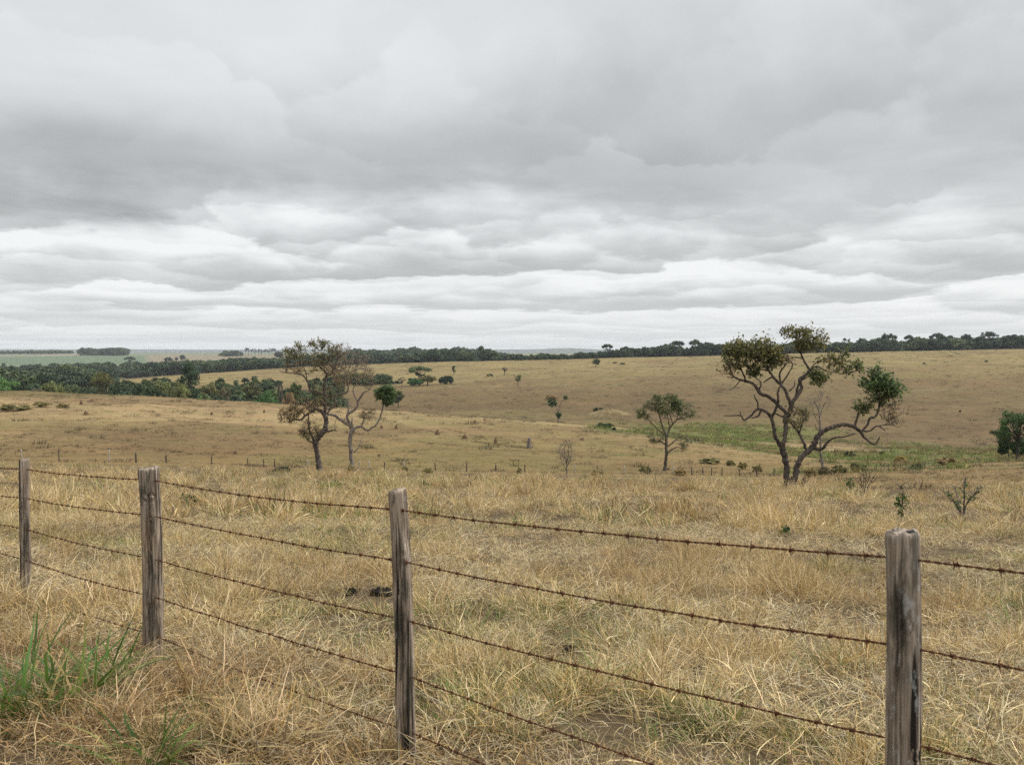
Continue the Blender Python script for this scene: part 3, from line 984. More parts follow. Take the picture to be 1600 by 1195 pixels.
# ------------------------------------------------------------------ barbed wire fence by the camera
POSTS = [  # depth, top (x, y), bottom x at given y, width in px, material, side count seed, label
    dict(Y=8.59, top=(39.5, 717), bot=(38, 905), w=17.0, mat=mat_post('post_wood_dark', 1, 0.0, (1.0, 0.95, 0.9)), seed=11, square=0.55,
         label='slim dark split post farthest along the wire'),
    dict(Y=6.50, top=(234, 731), bot=(239.5, 1030), w=35.0, mat=mat_post('post_wood_brown', 2, 0.0, (1.25, 1.15, 1.02)), seed=12, square=0.75,
         label='broad brown squared post with a knot and a notch low down'),
    dict(Y=4.39, top=(620, 766), bot=(637.5, 1185), w=31.5, mat=mat_post('post_wood_grey', 3, 0.01, (1.2, 1.14, 1.06)), seed=13, square=0.5,
         label='grey weathered post that leans to one side with a chipped edge'),
    dict(Y=2.67, top=(1405.5, 831), bot=(1412.5, 1195), w=55.0, mat=mat_post('post_wood_lichen', 4, 0.06, (1.15, 1.1, 1.05)), seed=14, square=0.15,
         label='round grey post blotched with pale lichen, closest to the camera'),
]
WIRE_Y = [  # height of the five strands at each post, as seen
    [733, 778, 826, 874, 924], [749.5, 805, 872, 931, 991], [796, 876, 967, 1053, 1141], [871.5, 1009, 1158, 1322, 1448]]

fence = empty('barbed_wire_fence', on_ground(630, 5.0))
tag(fence, 'rusty five strand barbed wire fence on weathered wooden posts crossing the near grass', 'fence')
FL = np.array(fence.location)


def build_post(p):
    top = at(*p['top'], p['Y']); b = at(*p['bot'], p['Y'])
    ax = (b - top) / (b[2] - top[2])
    zg = float(terrain_z(b[0], b[1])) - 0.35
    H = top[2] - zg
    rad = p['w'] * p['Y'] / F / 2
    g = np.random.default_rng(p['seed'])
    ns, nr = 96, 150
    th = np.arange(ns) * 2 * PI / ns
    sq = p['square']
    # squared-off round section, turned a little
    t4 = th + g.uniform(-0.3, 0.3)
    sec = 1 / (np.abs(np.cos(t4)) ** (2 + 5 * sq) + np.abs(np.sin(t4)) ** (2 + 5 * sq)) ** (1 / (2 + 5 * sq))
    sec = sec / sec.max() * (1 + 0.03 * g.normal(size=ns))
    sec = np.convolve(np.pad(sec, 2, mode='wrap'), [0.15, 0.2, 0.3, 0.2, 0.15], 'valid')
    # long drying cracks
    cracks = [(g.uniform(0, 2 * PI), g.uniform(0.10, 0.26), g.uniform(0.02, 0.4), g.uniform(0.35, 1.0), g.uniform(-0.25, 0.25)) for _ in range(11)]
    cracks += [(-PI / 2 + g.uniform(-0.9, 0.9), g.uniform(0.12, 0.22), 0.03, g.uniform(0.4, 0.9), g.uniform(-0.15, 0.15)) for _ in range(3)]
    knots = [(-PI / 2 + g.uniform(-0.7, 0.7), g.uniform(0.1, 0.6), rad * g.uniform(0.18, 0.34)) for _ in range(3)]
    V = []
    for i in range(nr):
        t = i / (nr - 1)                                  # 0 = top
        z = top[2] - t * H
        c = top + ax * (z - top[2])
        c = c + np.array([0.008 * math.sin(t * 5 + p['seed']), 0.006 * math.sin(t * 7 + 2 * p['seed']), 0])
        r = sec.copy()
        for ci, (a0, dep, ta, tb, sl) in enumerate(cracks):
            wid = (0.05, 0.085, 0.04)[ci % 3]
            d = np.angle(np.exp(1j * (th - a0 - sl * t - 0.05 * math.sin(t * 23 + a0))))
            k = min(1, max(0, (t - ta) * 12)) * min(1, max(0, (tb - t) * 8)) if ta > 0.02 else (0.25 + 0.75 * min(1, t * 12)) * min(1, max(0, (tb - t) * 8))
            r = r - dep * k * np.exp(-(d / wid) ** 2)
        r = r * (1 + 0.05 * (vnoise(th * 2.2 + 3 * p['seed'], np.full(ns, t * 7.0), p['seed']) - 0.5) * 2)
        r = r * (1 + 0.035 * (vnoise(th * 9, np.full(ns, t * 2.5), p['seed'] + 5) - 0.5) * 2)
        r = r * (1 + 0.05 * t)
        for (ka, kt, kr) in knots:                        # knots stand out, ringed by a hollow
            d = np.hypot(np.angle(np.exp(1j * (th - ka))) * rad, (t - kt) * H) / kr
            r = r + 0.16 * np.exp(-(d / 0.55) ** 2) - 0.12 * np.exp(-((d - 1.1) / 0.35) ** 2)
        if p['seed'] == 12:                               # notch near the foot
            d = np.angle(np.exp(1j * (th - (-PI / 2 + 0.1))))
            r = r - 0.22 * np.exp(-(d / 0.7) ** 2) * smooth(0.55, 0.59, np.array(t)) * (1 - smooth(0.72, 0.9, np.array(t)))
        if p['seed'] == 13:                               # chipped right edge
            d = np.angle(np.exp(1j * (th - (-PI / 2 + 1.0))))
            r = r - 0.30 * np.exp(-(d / 0.6) ** 2) * (1 - smooth(0.10, 0.2, np.array(t)))
        rr = rad * r
        if i == 0: rr = rr * 0.965
        P = np.stack([c[0] + rr * np.cos(th), c[1] + rr * np.sin(th), np.full(ns, z)], 1)
        if t < 0.06:                                       # sawn or split top, not quite level
            k = 1 - t / 0.06
            P[:, 2] += k * (0.10 * rad * np.cos(th - 0.5) + 0.09 * rad * (vnoise(th * 2, th * 0 + 3, p['seed'] + 2) - 0.5) * 2)
        V.append(P)
    cap = []
    for q in (0.7, 0.35):
        ctr = V[0].mean(0)
        C = ctr + (V[0] - ctr) * q
        C[:, 2] += 0.004 + rad * 0.10 * (vnoise(C[:, 0] * 90, C[:, 1] * 90, 3) - 0.5)
        cap.append(C)
    allV = np.concatenate(cap[::-1] + V)
    rows = nr + 2
    fs = [(i * ns + k, (i + 1) * ns + k, (i + 1) * ns + (k + 1) % ns, i * ns + (k + 1) % ns) for i in range(rows - 1) for k in range(ns)]
    fs.append(tuple(range(ns)))
    mb = MB()
    org = np.array([b[0], b[1], zg])
    mb.add(allV - org, fs)
    o = mb.build('fence_post', p['mat'], fence, True, org - FL)
    tag(o, p['label'])
    return top


for p in POSTS: build_post(p)


def wire_points(k):
    pts = [at(p['top'][0] + (p['bot'][0] - p['top'][0]) * (WIRE_Y[i][k] - p['top'][1]) / (p['bot'][1] - p['top'][1]), WIRE_Y[i][k], p['Y']) for i, p in enumerate(POSTS)]
    a = pts[0] + (pts[0] - pts[1]) * 1.4
    b = pts[-1] + (pts[-1] - pts[-2]) * 0.9
    return [a] + pts + [b]


def build_wire(k):
    pts = wire_points(k)
    mb = MB()
    path = []
    for i in range(len(pts) - 1):
        A, B = pts[i], pts[i + 1]
        n = int(np.linalg.norm(B - A) / 0.009)
        t = np.linspace(0, 1, n, endpoint=(i == len(pts) - 2))
        sag = (0.012 + 0.010 * RNG.random()) * 4 * t * (1 - t)
        Q = A + (B - A) * t[:, None]
        Q[:, 2] -= sag
        wob = 0.0035 * (vnoise(t * 9 + 5 * i, t * 0 + k, 101) - 0.5) * 2
        Q[:, 2] += wob * np.sin(t * PI)
        path.append(Q)
    Q = np.concatenate(path)
    T = np.gradient(Q, axis=0); T /= np.linalg.norm(T, axis=1)[:, None]
    up = np.array([0, 0, 1.0]); s1 = np.cross(T, up); s1 /= np.linalg.norm(s1, axis=1)[:, None]; s2 = np.cross(s1, T)
    L = np.concatenate([[0], np.cumsum(np.linalg.norm(np.diff(Q, axis=0), axis=1))])
    ph = L / 0.055 * 2 * PI
    for s in (0, PI):
        off = 0.0022 * (np.cos(ph + s)[:, None] * s1 + np.sin(ph + s)[:, None] * s2)
        mb.tube(Q + off, np.full(len(Q), 0.0020), 5)
    # four-point barbs wound round the strand
    d = 0.06 + 0.03 * k
    while d < L[-1] - 0.05:
        i = int(np.searchsorted(L, d))
        c, t_, a, b = Q[i], T[i], s1[i], s2[i]
        r0 = RNG.uniform(0, 2 * PI)
        m = 14
        w = np.arange(m) / (m - 1) * 4 * PI + r0
        co = c + t_ * np.linspace(-0.006, 0.006, m)[:, None] + 0.0056 * (np.cos(w)[:, None] * a + np.sin(w)[:, None] * b)
        mb.tube(co, np.full(m, 0.0018), 4)
        for q in range(4):
            e = r0 + q * PI / 2 + RNG.normal(0, 0.25)
            dr = math.cos(e) * a + math.sin(e) * b + t_ * RNG.normal(0, 0.35)
            dr /= np.linalg.norm(dr)
            st = c + t_ * (-0.005 if q % 2 else 0.005) + dr * 0.003
            mb.tube(np.array([st, st + dr * 0.009, st + dr * 0.018]), np.array([0.0018, 0.0015, 0.0005]), 4)
        d += 0.125 + RNG.normal(0, 0.008)
    org = Q[len(Q) // 2]
    mb.v = [v - org for v in mb.v]
    mb.build('barbed_wire', M_RUST, fence, True, org - FL)


for k in range(5): build_wire(k)


# ------------------------------------------------------------------ savanna trees traced limb by limb
def build_tree(name, label, cat, base_px, conv, trunk, limbs, blobs, bark, depth_gain=0.45, group=None, tw_r=0.015, leaf_gain=1.35, lv_gain=0.85, n_gain=1.0, leafless=False):
    """conv maps tracing coordinates to photo pixels. limbs: lists of (x, y, r). blobs: (x, y, rx, ry, n, leaves, leafsize, palette)."""
    base = hit(*base_px)
    Y0 = base[1]
    mpp = Y0 / F
    root = empty(name, base)
    tag(root, label, cat, group)
    mb = MB()
    nodes = []; nrad = []
    sc = conv(1, 0)[0] - conv(0, 0)[0]

    def P3(x, y, dy):
        px, py = conv(x, y)
        return at(px, py, Y0) * 1.0 + np.array([0, dy, 0])

    def add_limb(L, first=False):
        pts = []; n = len(L)
        if first:
            d0 = 0.0; amp = 0.0
        else:
            p0 = P3(L[0][0], L[0][1], 0)
            A = np.array(nodes)
            k = int(np.argmin((A[:, 0] - p0[0]) ** 2 + (A[:, 2] - p0[2]) ** 2))
            d0 = A[k, 1] - Y0
            ln = sum(math.hypot(L[i + 1][0] - L[i][0], L[i + 1][1] - L[i][1]) for i in range(n - 1)) * sc * mpp
            amp = RNG.uniform(-1, 1) * ln * depth_gain
        ph = RNG.uniform(0, 6)
        rads = []
        for i, (x, y, r) in enumerate(L):
            t = i / max(1, n - 1)
            pts.append(P3(x, y, d0 + amp * t + 0.12 * abs(amp) * math.sin(t * 6 + ph) * t))
            rads.append(max(r * sc * mpp, 0.008))
        Q = catmull(pts, 5)
        rr = np.interp(np.linspace(0, n - 1, len(Q)), np.arange(n), rads)
        rr = rr * (1 + 0.10 * np.sin(np.arange(len(Q)) * 1.9 + ph)) * RNG.uniform(0.95, 1.07, len(Q))
        kn = RNG.normal(0, 0.13, (len(Q), 3)) * rr[:, None]; kn[0] = 0
        Q = Q + kn
        if first:
            rr[:4] *= np.array([1.45, 1.22, 1.1, 1.04])
            Q = np.vstack([Q[0] - np.array([0, 0, 0.4]), Q]); rr = np.concatenate([[rr[0] * 1.1], rr])
        mb.tube(Q - base, rr, 9 if rads[0] > 0.06 else 6, True, bump=0.16)
        nodes.extend(list(Q)); nrad.extend(list(rr))

    for i, L in enumerate(trunk): add_limb(L, True)
    for L in limbs: add_limb(L)
    # twigs grow to every leaf spray from the nearest wood
    tg = []
    for (x, y, rx, ry, n, lv, ls, pal) in blobs:
        lv = int(lv * lv_gain + 0.5); n = int(n * n_gain)
        a = RNG.uniform(0, 2 * PI, n); q = np.sqrt(RNG.random(n))
        for i in range(n):
            bx, by = x + rx * q[i] * math.cos(a[i]), y + ry * q[i] * math.sin(a[i])
            p = P3(bx, by, 0)
            tg.append((p, rx * sc * mpp, lv, ls, pal))
    A = np.array(nodes); main_n = len(A)
    tgt = []
    for (p, rx, lv, ls, pal) in tg:
        k = int(np.argmin((A[:main_n, 0] - p[0]) ** 2 + (A[:main_n, 2] - p[2]) ** 2))
        p = p.copy(); p[1] = A[k, 1] * 0.65 + Y0 * 0.35 + RNG.uniform(-1, 1) * rx * 0.95
        tgt.append((float(np.min(np.linalg.norm(A[:main_n] - p, axis=1))), p, lv, ls, pal))
    tgt.sort(key=lambda t: t[0])
    cap = main_n + len(tgt) * 12
    AN = np.zeros((cap, 3)); AN[:main_n] = A; cnt = main_n
    RR = np.zeros(cap); RR[:main_n] = nrad
    lc = []; lsz = []; lcol = []
    for (_, p, lv, ls, pal) in tgt:
        D = AN[:cnt] - p
        dd = np.einsum('ij,ij->i', D, D) + (D[:, 2] > 0) * 0.25
        k = int(np.argmin(dd))
        s = AN[k]; ln = np.linalg.norm(p - s)
        if ln > 0.03:
            m = max(3, min(10, int(ln / 0.12)))
            t = np.linspace(0, 1, m + 1)[:, None]
            Q = s + (p - s) * t
            j = RNG.normal(0, 0.10 * ln / math.sqrt(m), (m + 1, 3)); j[0] = 0; j[-1] *= 0.3
            Q = Q + np.cumsum(j, 0) * 0.45 * np.sin(t * PI)
            r0 = min(RR[k] * 0.7, tw_r * (0.9 + ln * 1.0))
            rr = np.linspace(max(r0, 0.5 * tw_r + 0.004), 0.62 * tw_r, m + 1)
            mb.tube(Q - base, rr, 4, False)
            AN[cnt:cnt + m] = Q[1:]; RR[cnt:cnt + m] = rr[1:]; cnt += m
            # short side twiglets
            for _ in range(2):
                i0 = RNG.integers(max(1, m // 2), m + 1)
                e = Q[i0] + rand_unit(1)[0] * RNG.uniform(0.12, 0.32) + np.array([0, 0, 0.06])
                mb.tube(np.array([Q[i0], (Q[i0] + e) / 2 + RNG.normal(0, 0.02, 3), e]) - base, np.array([0.75, 0.6, 0.45]) * tw_r, 3, False)
                if lv:
                    nl = max(1, lv // 3)
                    lc.append(e + RNG.normal(0, 0.07, (nl, 3))); lsz.append(RNG.uniform(0.75, 1.25, nl) * ls * leaf_gain); lcol.append((pal, nl))
        if lv:
            lc.append(p + RNG.normal(0, 0.105, (lv, 3)) * np.array([1, 1, 0.8])); lsz.append(RNG.uniform(0.7, 1.3, lv) * ls * leaf_gain); lcol.append((pal, lv))
    mb.build('trunk', bark, root)
    if lc:
        C = np.concatenate(lc); sz = np.concatenate(lsz)
        cc = []
        for pal, n in lcol:
            base_c = np.array(LEAFPAL[pal])[RNG.integers(0, len(LEAFPAL[pal]))] * RNG.uniform(0.75, 1.3)
            cc.append(base_c * RNG.uniform(0.75, 1.3, (n, 1)))
        lm = MB(); lm.quads(leaf_quads(C - base, sz, 0.62, 0.2, 0.3), np.concatenate(cc))
        lm.build('crown', M_LEAF, root, False)
    return root


LEAFPAL = {
    'green': [(0.104, 0.128, 0.040), (0.134, 0.156, 0.049), (0.076, 0.100, 0.033)],
    'olive': [(0.165, 0.156, 0.054), (0.122, 0.128, 0.045), (0.201, 0.177, 0.063), (0.095, 0.100, 0.037)],
    'fresh': [(0.083, 0.137, 0.046), (0.110, 0.168, 0.056), (0.061, 0.102, 0.037)],
    'dry': [(0.244, 0.168, 0.078), (0.177, 0.137, 0.059), (0.305, 0.213, 0.104), (0.146, 0.122, 0.049)],
    'grey': [(0.171, 0.173, 0.083), (0.134, 0.146, 0.066), (0.213, 0.201, 0.104)]}


def cv(x0, y0, s): return lambda x, y: (x0 + x / s, y0 + y / s)


L1 = cv(420, 520, 5.196)
build_tree('savanna_tree', 'crooked dark trunked tree with sparse brown leaves, left of its pale trunked neighbour', 'tree', (498.5, 735), L1,
    [[(410, 1118, 24), (405, 1060, 22), (395, 1000, 21), (385, 940, 21), (378, 885, 22), (405, 845, 24), (440, 805, 22), (462, 770, 20), (465, 720, 19), (455, 670, 18), (436, 642, 16)]],
    [[(440, 645, 15), (390, 620, 11), (350, 640, 11), (300, 670, 9), (265, 705, 8), (215, 700, 7), (185, 728, 5)],
     [(458, 668, 13), (455, 600, 12), (458, 540, 11), (450, 480, 10), (455, 420, 10), (465, 370, 10), (468, 338, 9), (440, 300, 7), (415, 280, 6), (440, 235, 4), (430, 180, 3)],
     [(470, 350, 8), (505, 335, 7), (515, 295, 6), (500, 265, 5), (470, 245, 4), (480, 190, 3), (470, 100, 2)],
     [(372, 890, 12), (350, 830, 8), (330, 780, 7), (325, 700, 6), (330, 660, 4)],
     [(372, 885, 9), (340, 885, 6), (310, 860, 5), (290, 830, 4), (245, 790, 3)],
     [(460, 800, 10), (500, 795, 8), (540, 788, 6), (560, 800, 3)], [(545, 790, 4), (540, 740, 3), (550, 690, 2)],
     [(455, 520, 7), (400, 480, 6), (345, 470, 6), (325, 400, 6), (300, 350, 5), (265, 335, 4), (200, 325, 4), (150, 320, 3), (110, 298, 2)],
     [(322, 390, 5), (310, 300, 3), (280, 240, 2), (270, 160, 2)], [(390, 622, 6), (350, 570, 4), (330, 520, 3), (250, 520, 2)],
     [(300, 668, 5), (260, 620, 4), (200, 600, 3)], [(450, 470, 5), (490, 430, 4), (540, 400, 3)], [(415, 282, 4), (370, 230, 3), (365, 160, 2)]],
    [(165, 660, 85, 70, 46, 8, 0.085, 'dry'), (320, 590, 130, 70, 62, 7, 0.085, 'dry'), (330, 790, 90, 85, 40, 5, 0.075, 'dry'), (195, 170, 75, 45, 36, 7, 0.085, 'olive'),
     (370, 185, 140, 80, 52, 5, 0.085, 'olive'), (300, 280, 160, 65, 54, 4, 0.075, 'dry'), (490, 140, 95, 65, 36, 4, 0.08, 'olive'), (480, 260, 100, 80, 40, 3, 0.075, 'dry'), (430, 420, 90, 70, 22, 2, 0.07, 'dry'), (395, 88, 65, 26, 20, 9, 0.09, 'olive'),
     (265, 110, 40, 22, 10, 8, 0.085, 'olive'), (540, 160, 60, 60, 22, 3, 0.07, 'dry'), (500, 560, 70, 70, 24, 2, 0.07, 'dry'), (340, 820, 60, 70, 18, 8, 0.08, 'olive')], M_BARK, tw_r=0.021, leaf_gain=1.55, n_gain=1.35, lv_gain=0.72)

build_tree('savanna_tree', 'pale barked crooked tree with reddish bare twigs and one green clump on a side limb', 'tree', (549, 731), L1,
    [[(675, 1092, 17), (668, 1000, 15), (660, 930, 15), (660, 860, 16), (670, 800, 17), (672, 762, 15)]],
    [[(672, 768, 14), (640, 735, 13), (600, 710, 12), (560, 675, 11), (530, 660, 10), (497, 655, 9), (515, 620, 9), (545, 590, 9), (565, 550, 9), (570, 505, 8), (610, 488, 8), (660, 480, 7), (690, 450, 7), (692, 380, 6), (690, 330, 5), (650, 290, 3), (640, 200, 2)],
     [(665, 745, 11), (645, 700, 11), (645, 660, 11), (690, 630, 10), (725, 600, 9), (735, 550, 9), (760, 515, 8), (785, 480, 6), (830, 460, 2)],
     [(650, 650, 9), (655, 590, 8), (640, 540, 6), (600, 525, 4)], [(735, 560, 6), (700, 500, 5), (690, 450, 4), (740, 380, 3), (790, 300, 2)],
     [(690, 800, 9), (705, 770, 10), (750, 765, 9), (795, 795, 8), (830, 775, 7), (865, 750, 8), (890, 700, 7), (905, 650, 6), (915, 590, 6), (905, 545, 4), (890, 500, 3)],
     [(750, 765, 7), (765, 700, 6), (775, 670, 5), (800, 650, 3)], [(690, 970, 6), (720, 940, 5), (740, 890, 4), (750, 860, 3)], [(672, 765, 9), (675, 690, 4)],
     [(690, 335, 4), (760, 290, 3), (830, 280, 2), (900, 285, 1.5)], [(690, 340, 4), (720, 250, 3), (740, 170, 2)], [(895, 690, 4), (915, 650, 2), (940, 645, 1.5)]],
    [(650, 340, 120, 75, 60, 5, 0.075, 'dry'), (740, 210, 110, 65, 72, 1, 0.06, 'dry'), (800, 330, 80, 55, 36, 3, 0.07, 'dry'), (630, 130, 80, 45, 26, 3, 0.065, 'dry'), (800, 655, 75, 42, 30, 5, 0.07, 'dry'),
     (580, 290, 80, 60, 34, 5, 0.075, 'dry'), (820, 400, 60, 60, 20, 2, 0.06, 'dry'), (890, 500, 38, 40, 26, 14, 0.10, 'fresh'), (950, 480, 58, 48, 48, 16, 0.10, 'fresh'), (960, 555, 42, 36, 28, 14, 0.10, 'fresh'), (620, 400, 60, 50, 18, 4, 0.07, 'dry')], M_BARKP, tw_r=0.022, leaf_gain=1.6, n_gain=1.9, lv_gain=1.25)

RT_ = cv(1110, 500, 4.269)
build_tree('savanna_tree', 'tall twin trunked tree with a long arched limb reaching out over the green valley', 'tree', (1228.5, 764), RT_,
    [[(505, 1128, 20), (510, 1050, 20), (505, 960, 20), (490, 890, 21), (475, 848, 19)],
     [(545, 1108, 22), (565, 1040, 20), (585, 960, 19), (620, 900, 19), (680, 850, 19), (700, 800, 18), (740, 750, 16), (800, 720, 14), (860, 700, 13), (910, 697, 13), (960, 715, 13), (1000, 745, 10), (1030, 785, 8), (1090, 830, 7), (1110, 815, 5), (1130, 780, 4)]],
    [[(478, 855, 15), (440, 790, 13), (425, 720, 12), (410, 660, 12), (395, 630, 11), (350, 600, 10), (310, 600, 8), (275, 640, 7), (230, 668, 6), (210, 640, 5), (150, 640, 4), (95, 640, 2.5)],
     [(320, 597, 6), (320, 555, 5), (300, 520, 4), (290, 495, 3)], [(340, 603, 7), (325, 640, 6), (285, 655, 4)], [(210, 640, 3.5), (208, 610, 3)],
     [(408, 655, 10), (430, 600, 9), (440, 540, 8), (435, 480, 7), (450, 430, 5)],
     [(480, 855, 14), (500, 770, 14), (505, 700, 15), (500, 650, 16), (530, 620, 16), (540, 560, 14)],
     [(520, 632, 12), (470, 580, 12), (430, 540, 12), (390, 510, 11), (340, 490, 12), (310, 440, 10), (270, 415, 9), (210, 400, 7), (170, 380, 6), (150, 350, 4), (140, 300, 3)],
     [(250, 410, 6), (220, 340, 5), (200, 300, 4)], [(330, 480, 6), (345, 420, 4), (300, 380, 3)], [(210, 402, 4), (175, 450, 3), (140, 472, 2)],
     [(540, 565, 12), (515, 510, 11), (500, 470, 10), (470, 430, 10), (420, 385, 9), (390, 340, 7), (370, 300, 5), (390, 250, 3)],
     [(472, 432, 7), (465, 360, 6), (500, 310, 5), (530, 260, 4), (520, 210, 3)], [(405, 382, 6), (375, 400, 5), (358, 418, 3)], [(390, 340, 5), (340, 330, 4), (290, 330, 3)],
     [(543, 557, 13), (590, 500, 12), (620, 450, 11), (610, 400, 10), (650, 370, 10), (685, 335, 9), (660, 280, 7), (640, 220, 5), (610, 150, 3)],
     [(575, 520, 8), (580, 460, 8), (595, 410, 7), (625, 385, 6)], [(685, 335, 6), (740, 310, 5), (800, 340, 4), (860, 350, 3), (930, 320, 2)],
     [(660, 262, 4), (600, 250, 5), (550, 265, 4), (530, 240, 3)], [(688, 340, 5), (720, 290, 4), (780, 260, 3), (850, 250, 2)], [(525, 475, 5), (560, 440, 4), (562, 400, 2)],
     [(480, 420, 6), (545, 320, 5), (548, 280, 4), (500, 270, 3)],
     [(962, 718, 9), (975, 650, 8), (985, 610, 6), (1020, 570, 4), (1060, 540, 3)], [(1008, 740, 8), (1050, 700, 8), (1070, 655, 9), (1110, 645, 8), (1135, 600, 8), (1145, 550, 6), (1130, 480, 4), (1150, 420, 3)],
     [(1000, 740, 7), (1060, 737, 6), (1110, 705, 6), (1160, 735, 4)], [(1108, 706, 5), (1170, 700, 4), (1230, 705, 3), (1290, 720, 2)], [(1145, 560, 4), (1200, 560, 3), (1260, 600, 2)],
     [(690, 855, 14), (730, 860, 11), (760, 820, 8), (800, 780, 7), (860, 770, 5), (920, 748, 3)],
     [(645, 880, 10), (625, 810, 9), (600, 750, 8), (570, 700, 7), (560, 680, 4)], [(605, 765, 6), (620, 690, 4), (640, 640, 3)], [(500, 650, 8), (470, 640, 6), (440, 620, 4)]],
    [(190, 195, 85, 52, 66, 16, 0.095, 'olive'), (330, 190, 120, 58, 96, 16, 0.095, 'olive'), (240, 270, 130, 62, 84, 13, 0.09, 'olive'), (410, 250, 80, 75, 52, 13, 0.09, 'olive'), (455, 205, 40, 60, 20, 10, 0.085, 'olive'),
     (130, 330, 60, 50, 22, 6, 0.08, 'dry'), (300, 345, 40, 30, 18, 14, 0.09, 'green'), (400, 295, 35, 30, 18, 16, 0.09, 'green'), (560, 85, 75, 52, 40, 10, 0.09, 'olive'), (690, 130, 105, 68, 90, 13, 0.09, 'olive'), (650, 185, 70, 30, 22, 10, 0.085, 'olive'),
     (735, 390, 55, 52, 40, 14, 0.095, 'green'), (840, 300, 70, 50, 26, 10, 0.09, 'olive'), (915, 240, 40, 24, 12, 12, 0.09, 'green'), (990, 308, 42, 30, 16, 13, 0.09, 'green'), (945, 345, 32, 18, 9, 12, 0.09, 'green'), (790, 255, 60, 32, 16, 9, 0.09, 'olive'),
     (1120, 405, 85, 76, 74, 15, 0.10, 'fresh'), (1235, 462, 75, 55, 52, 15, 0.10, 'fresh'), (1140, 485, 95, 46, 44, 13, 0.10, 'green'), (1110, 335, 30, 26, 8, 12, 0.10, 'fresh'), (1010, 575, 48, 42, 32, 12, 0.09, 'green'), (1230, 620, 85, 85, 62, 2, 0.06, 'dry'), (1170, 545, 60, 35, 20, 8, 0.09, 'green'),
     (600, 660, 65, 60, 40, 8, 0.085, 'olive'), (560, 600, 45, 40, 14, 4, 0.08, 'dry'), (520, 265, 45, 50, 12, 3, 0.08, 'dry')], M_BARK, lv_gain=0.5, n_gain=0.85, leaf_gain=1.5)

MT = cv(980, 600, 7.469)
build_tree('savanna_tree', 'small upright leafy tree with a straight trunk standing alone just behind the far fence', 'tree', (1038.5, 735.5), MT,
    [[(437, 1013, 19), (445, 930, 18), (455, 850, 18), (458, 780, 16), (455, 720, 16), (455, 650, 15), (458, 600, 15)]],
    [[(455, 602, 11), (430, 550, 9), (405, 480, 9), (385, 400, 8), (370, 350, 6), (330, 280, 4)], [(465, 605, 11), (500, 520, 10), (540, 470, 9), (590, 420, 8), (650, 390, 6), (700, 330, 4), (730, 270, 3)],
     [(440, 590, 7), (380, 550, 6), (320, 490, 5), (250, 420, 4), (170, 370, 3)], [(440, 700, 9), (390, 670, 8), (330, 660, 5), (260, 650, 3)], [(475, 730, 8), (530, 680, 7), (600, 615, 5), (650, 600, 3)],
     [(475, 800, 9), (520, 760, 8), (580, 735, 6), (640, 750, 4)], [(500, 522, 6), (480, 430, 5), (460, 340, 3)], [(540, 470, 6), (520, 400, 5), (500, 350, 3)], [(590, 420, 5), (600, 340, 4), (590, 260, 3)]],
    [(330, 240, 105, 80, 70, 9, 0.12, 'grey'), (460, 260, 130, 115, 96, 10, 0.12, 'green'), (590, 265, 75, 90, 70, 12, 0.12, 'green'), (345, 160, 45, 36, 20, 9, 0.12, 'green'), (520, 160, 70, 40, 30, 9, 0.12, 'green'),
     (165, 345, 62, 56, 34, 9, 0.12, 'green'), (240, 250, 55, 50, 22, 7, 0.11, 'grey'), (240, 380, 40, 35, 14, 7, 0.11, 'grey'), (730, 310, 80, 95, 54, 7, 0.11, 'grey'), (690, 380, 80, 40, 24, 6, 0.11, 'grey'), (800, 360, 32, 36, 10, 6, 0.11, 'grey'),
     (330, 620, 105, 62, 52, 6, 0.11, 'grey'), (330, 670, 60, 25, 14, 9, 0.11, 'olive'), (670, 660, 72, 80, 48, 6, 0.11, 'grey'), (640, 755, 30, 32, 10, 5, 0.10, 'dry'), (400, 430, 120, 60, 20, 2, 0.10, 'grey')], M_BARK)

build_tree('bare_tree', 'slender leafless tree with a pale trunk seen behind the arched limb', 'tree', (1284.5, 738), RT_,
    [[(750, 1015, 9), (745, 940, 8), (735, 880, 8), (735, 800, 7), (730, 700, 7), (728, 640, 6), (715, 580, 5), (690, 545, 3)]],
    [[(728, 640, 4), (760, 570, 3), (790, 530, 2)], [(730, 700, 3), (690, 640, 2.5), (670, 600, 2)], [(722, 600, 3), (735, 540, 2.5), (740, 490, 2)], [(735, 760, 3), (700, 710, 2.5), (690, 690, 2)]],
    [(725, 520, 85, 60, 60, 0, 0.05, 'dry'), (690, 580, 50, 50, 20, 0, 0.05, 'dry'), (780, 560, 50, 50, 20, 0, 0.05, 'dry')], M_BARKP, tw_r=0.014)

build_tree('bare_shrub', 'leafless grey shrub at the foot of the middle hill', 'shrub', (886, 741), cv(860, 680, 1.0),
    [[(26, 62, 1.0), (25, 45, 0.8), (23, 30, 0.6), (22, 18, 0.4)]],
    [[(25.5, 55, 0.7), (18, 42, 0.5), (15, 30, 0.4)], [(25, 50, 0.7), (31, 38, 0.5), (34, 24, 0.4)], [(25, 44, 0.6), (28, 28, 0.4), (26, 12, 0.3)], [(24, 36, 0.5), (14, 26, 0.4), (10, 22, 0.3)]],
    [(24, 25, 14, 20, 110, 0, 0.05, 'dry')], M_BARKP, tw_r=0.016)


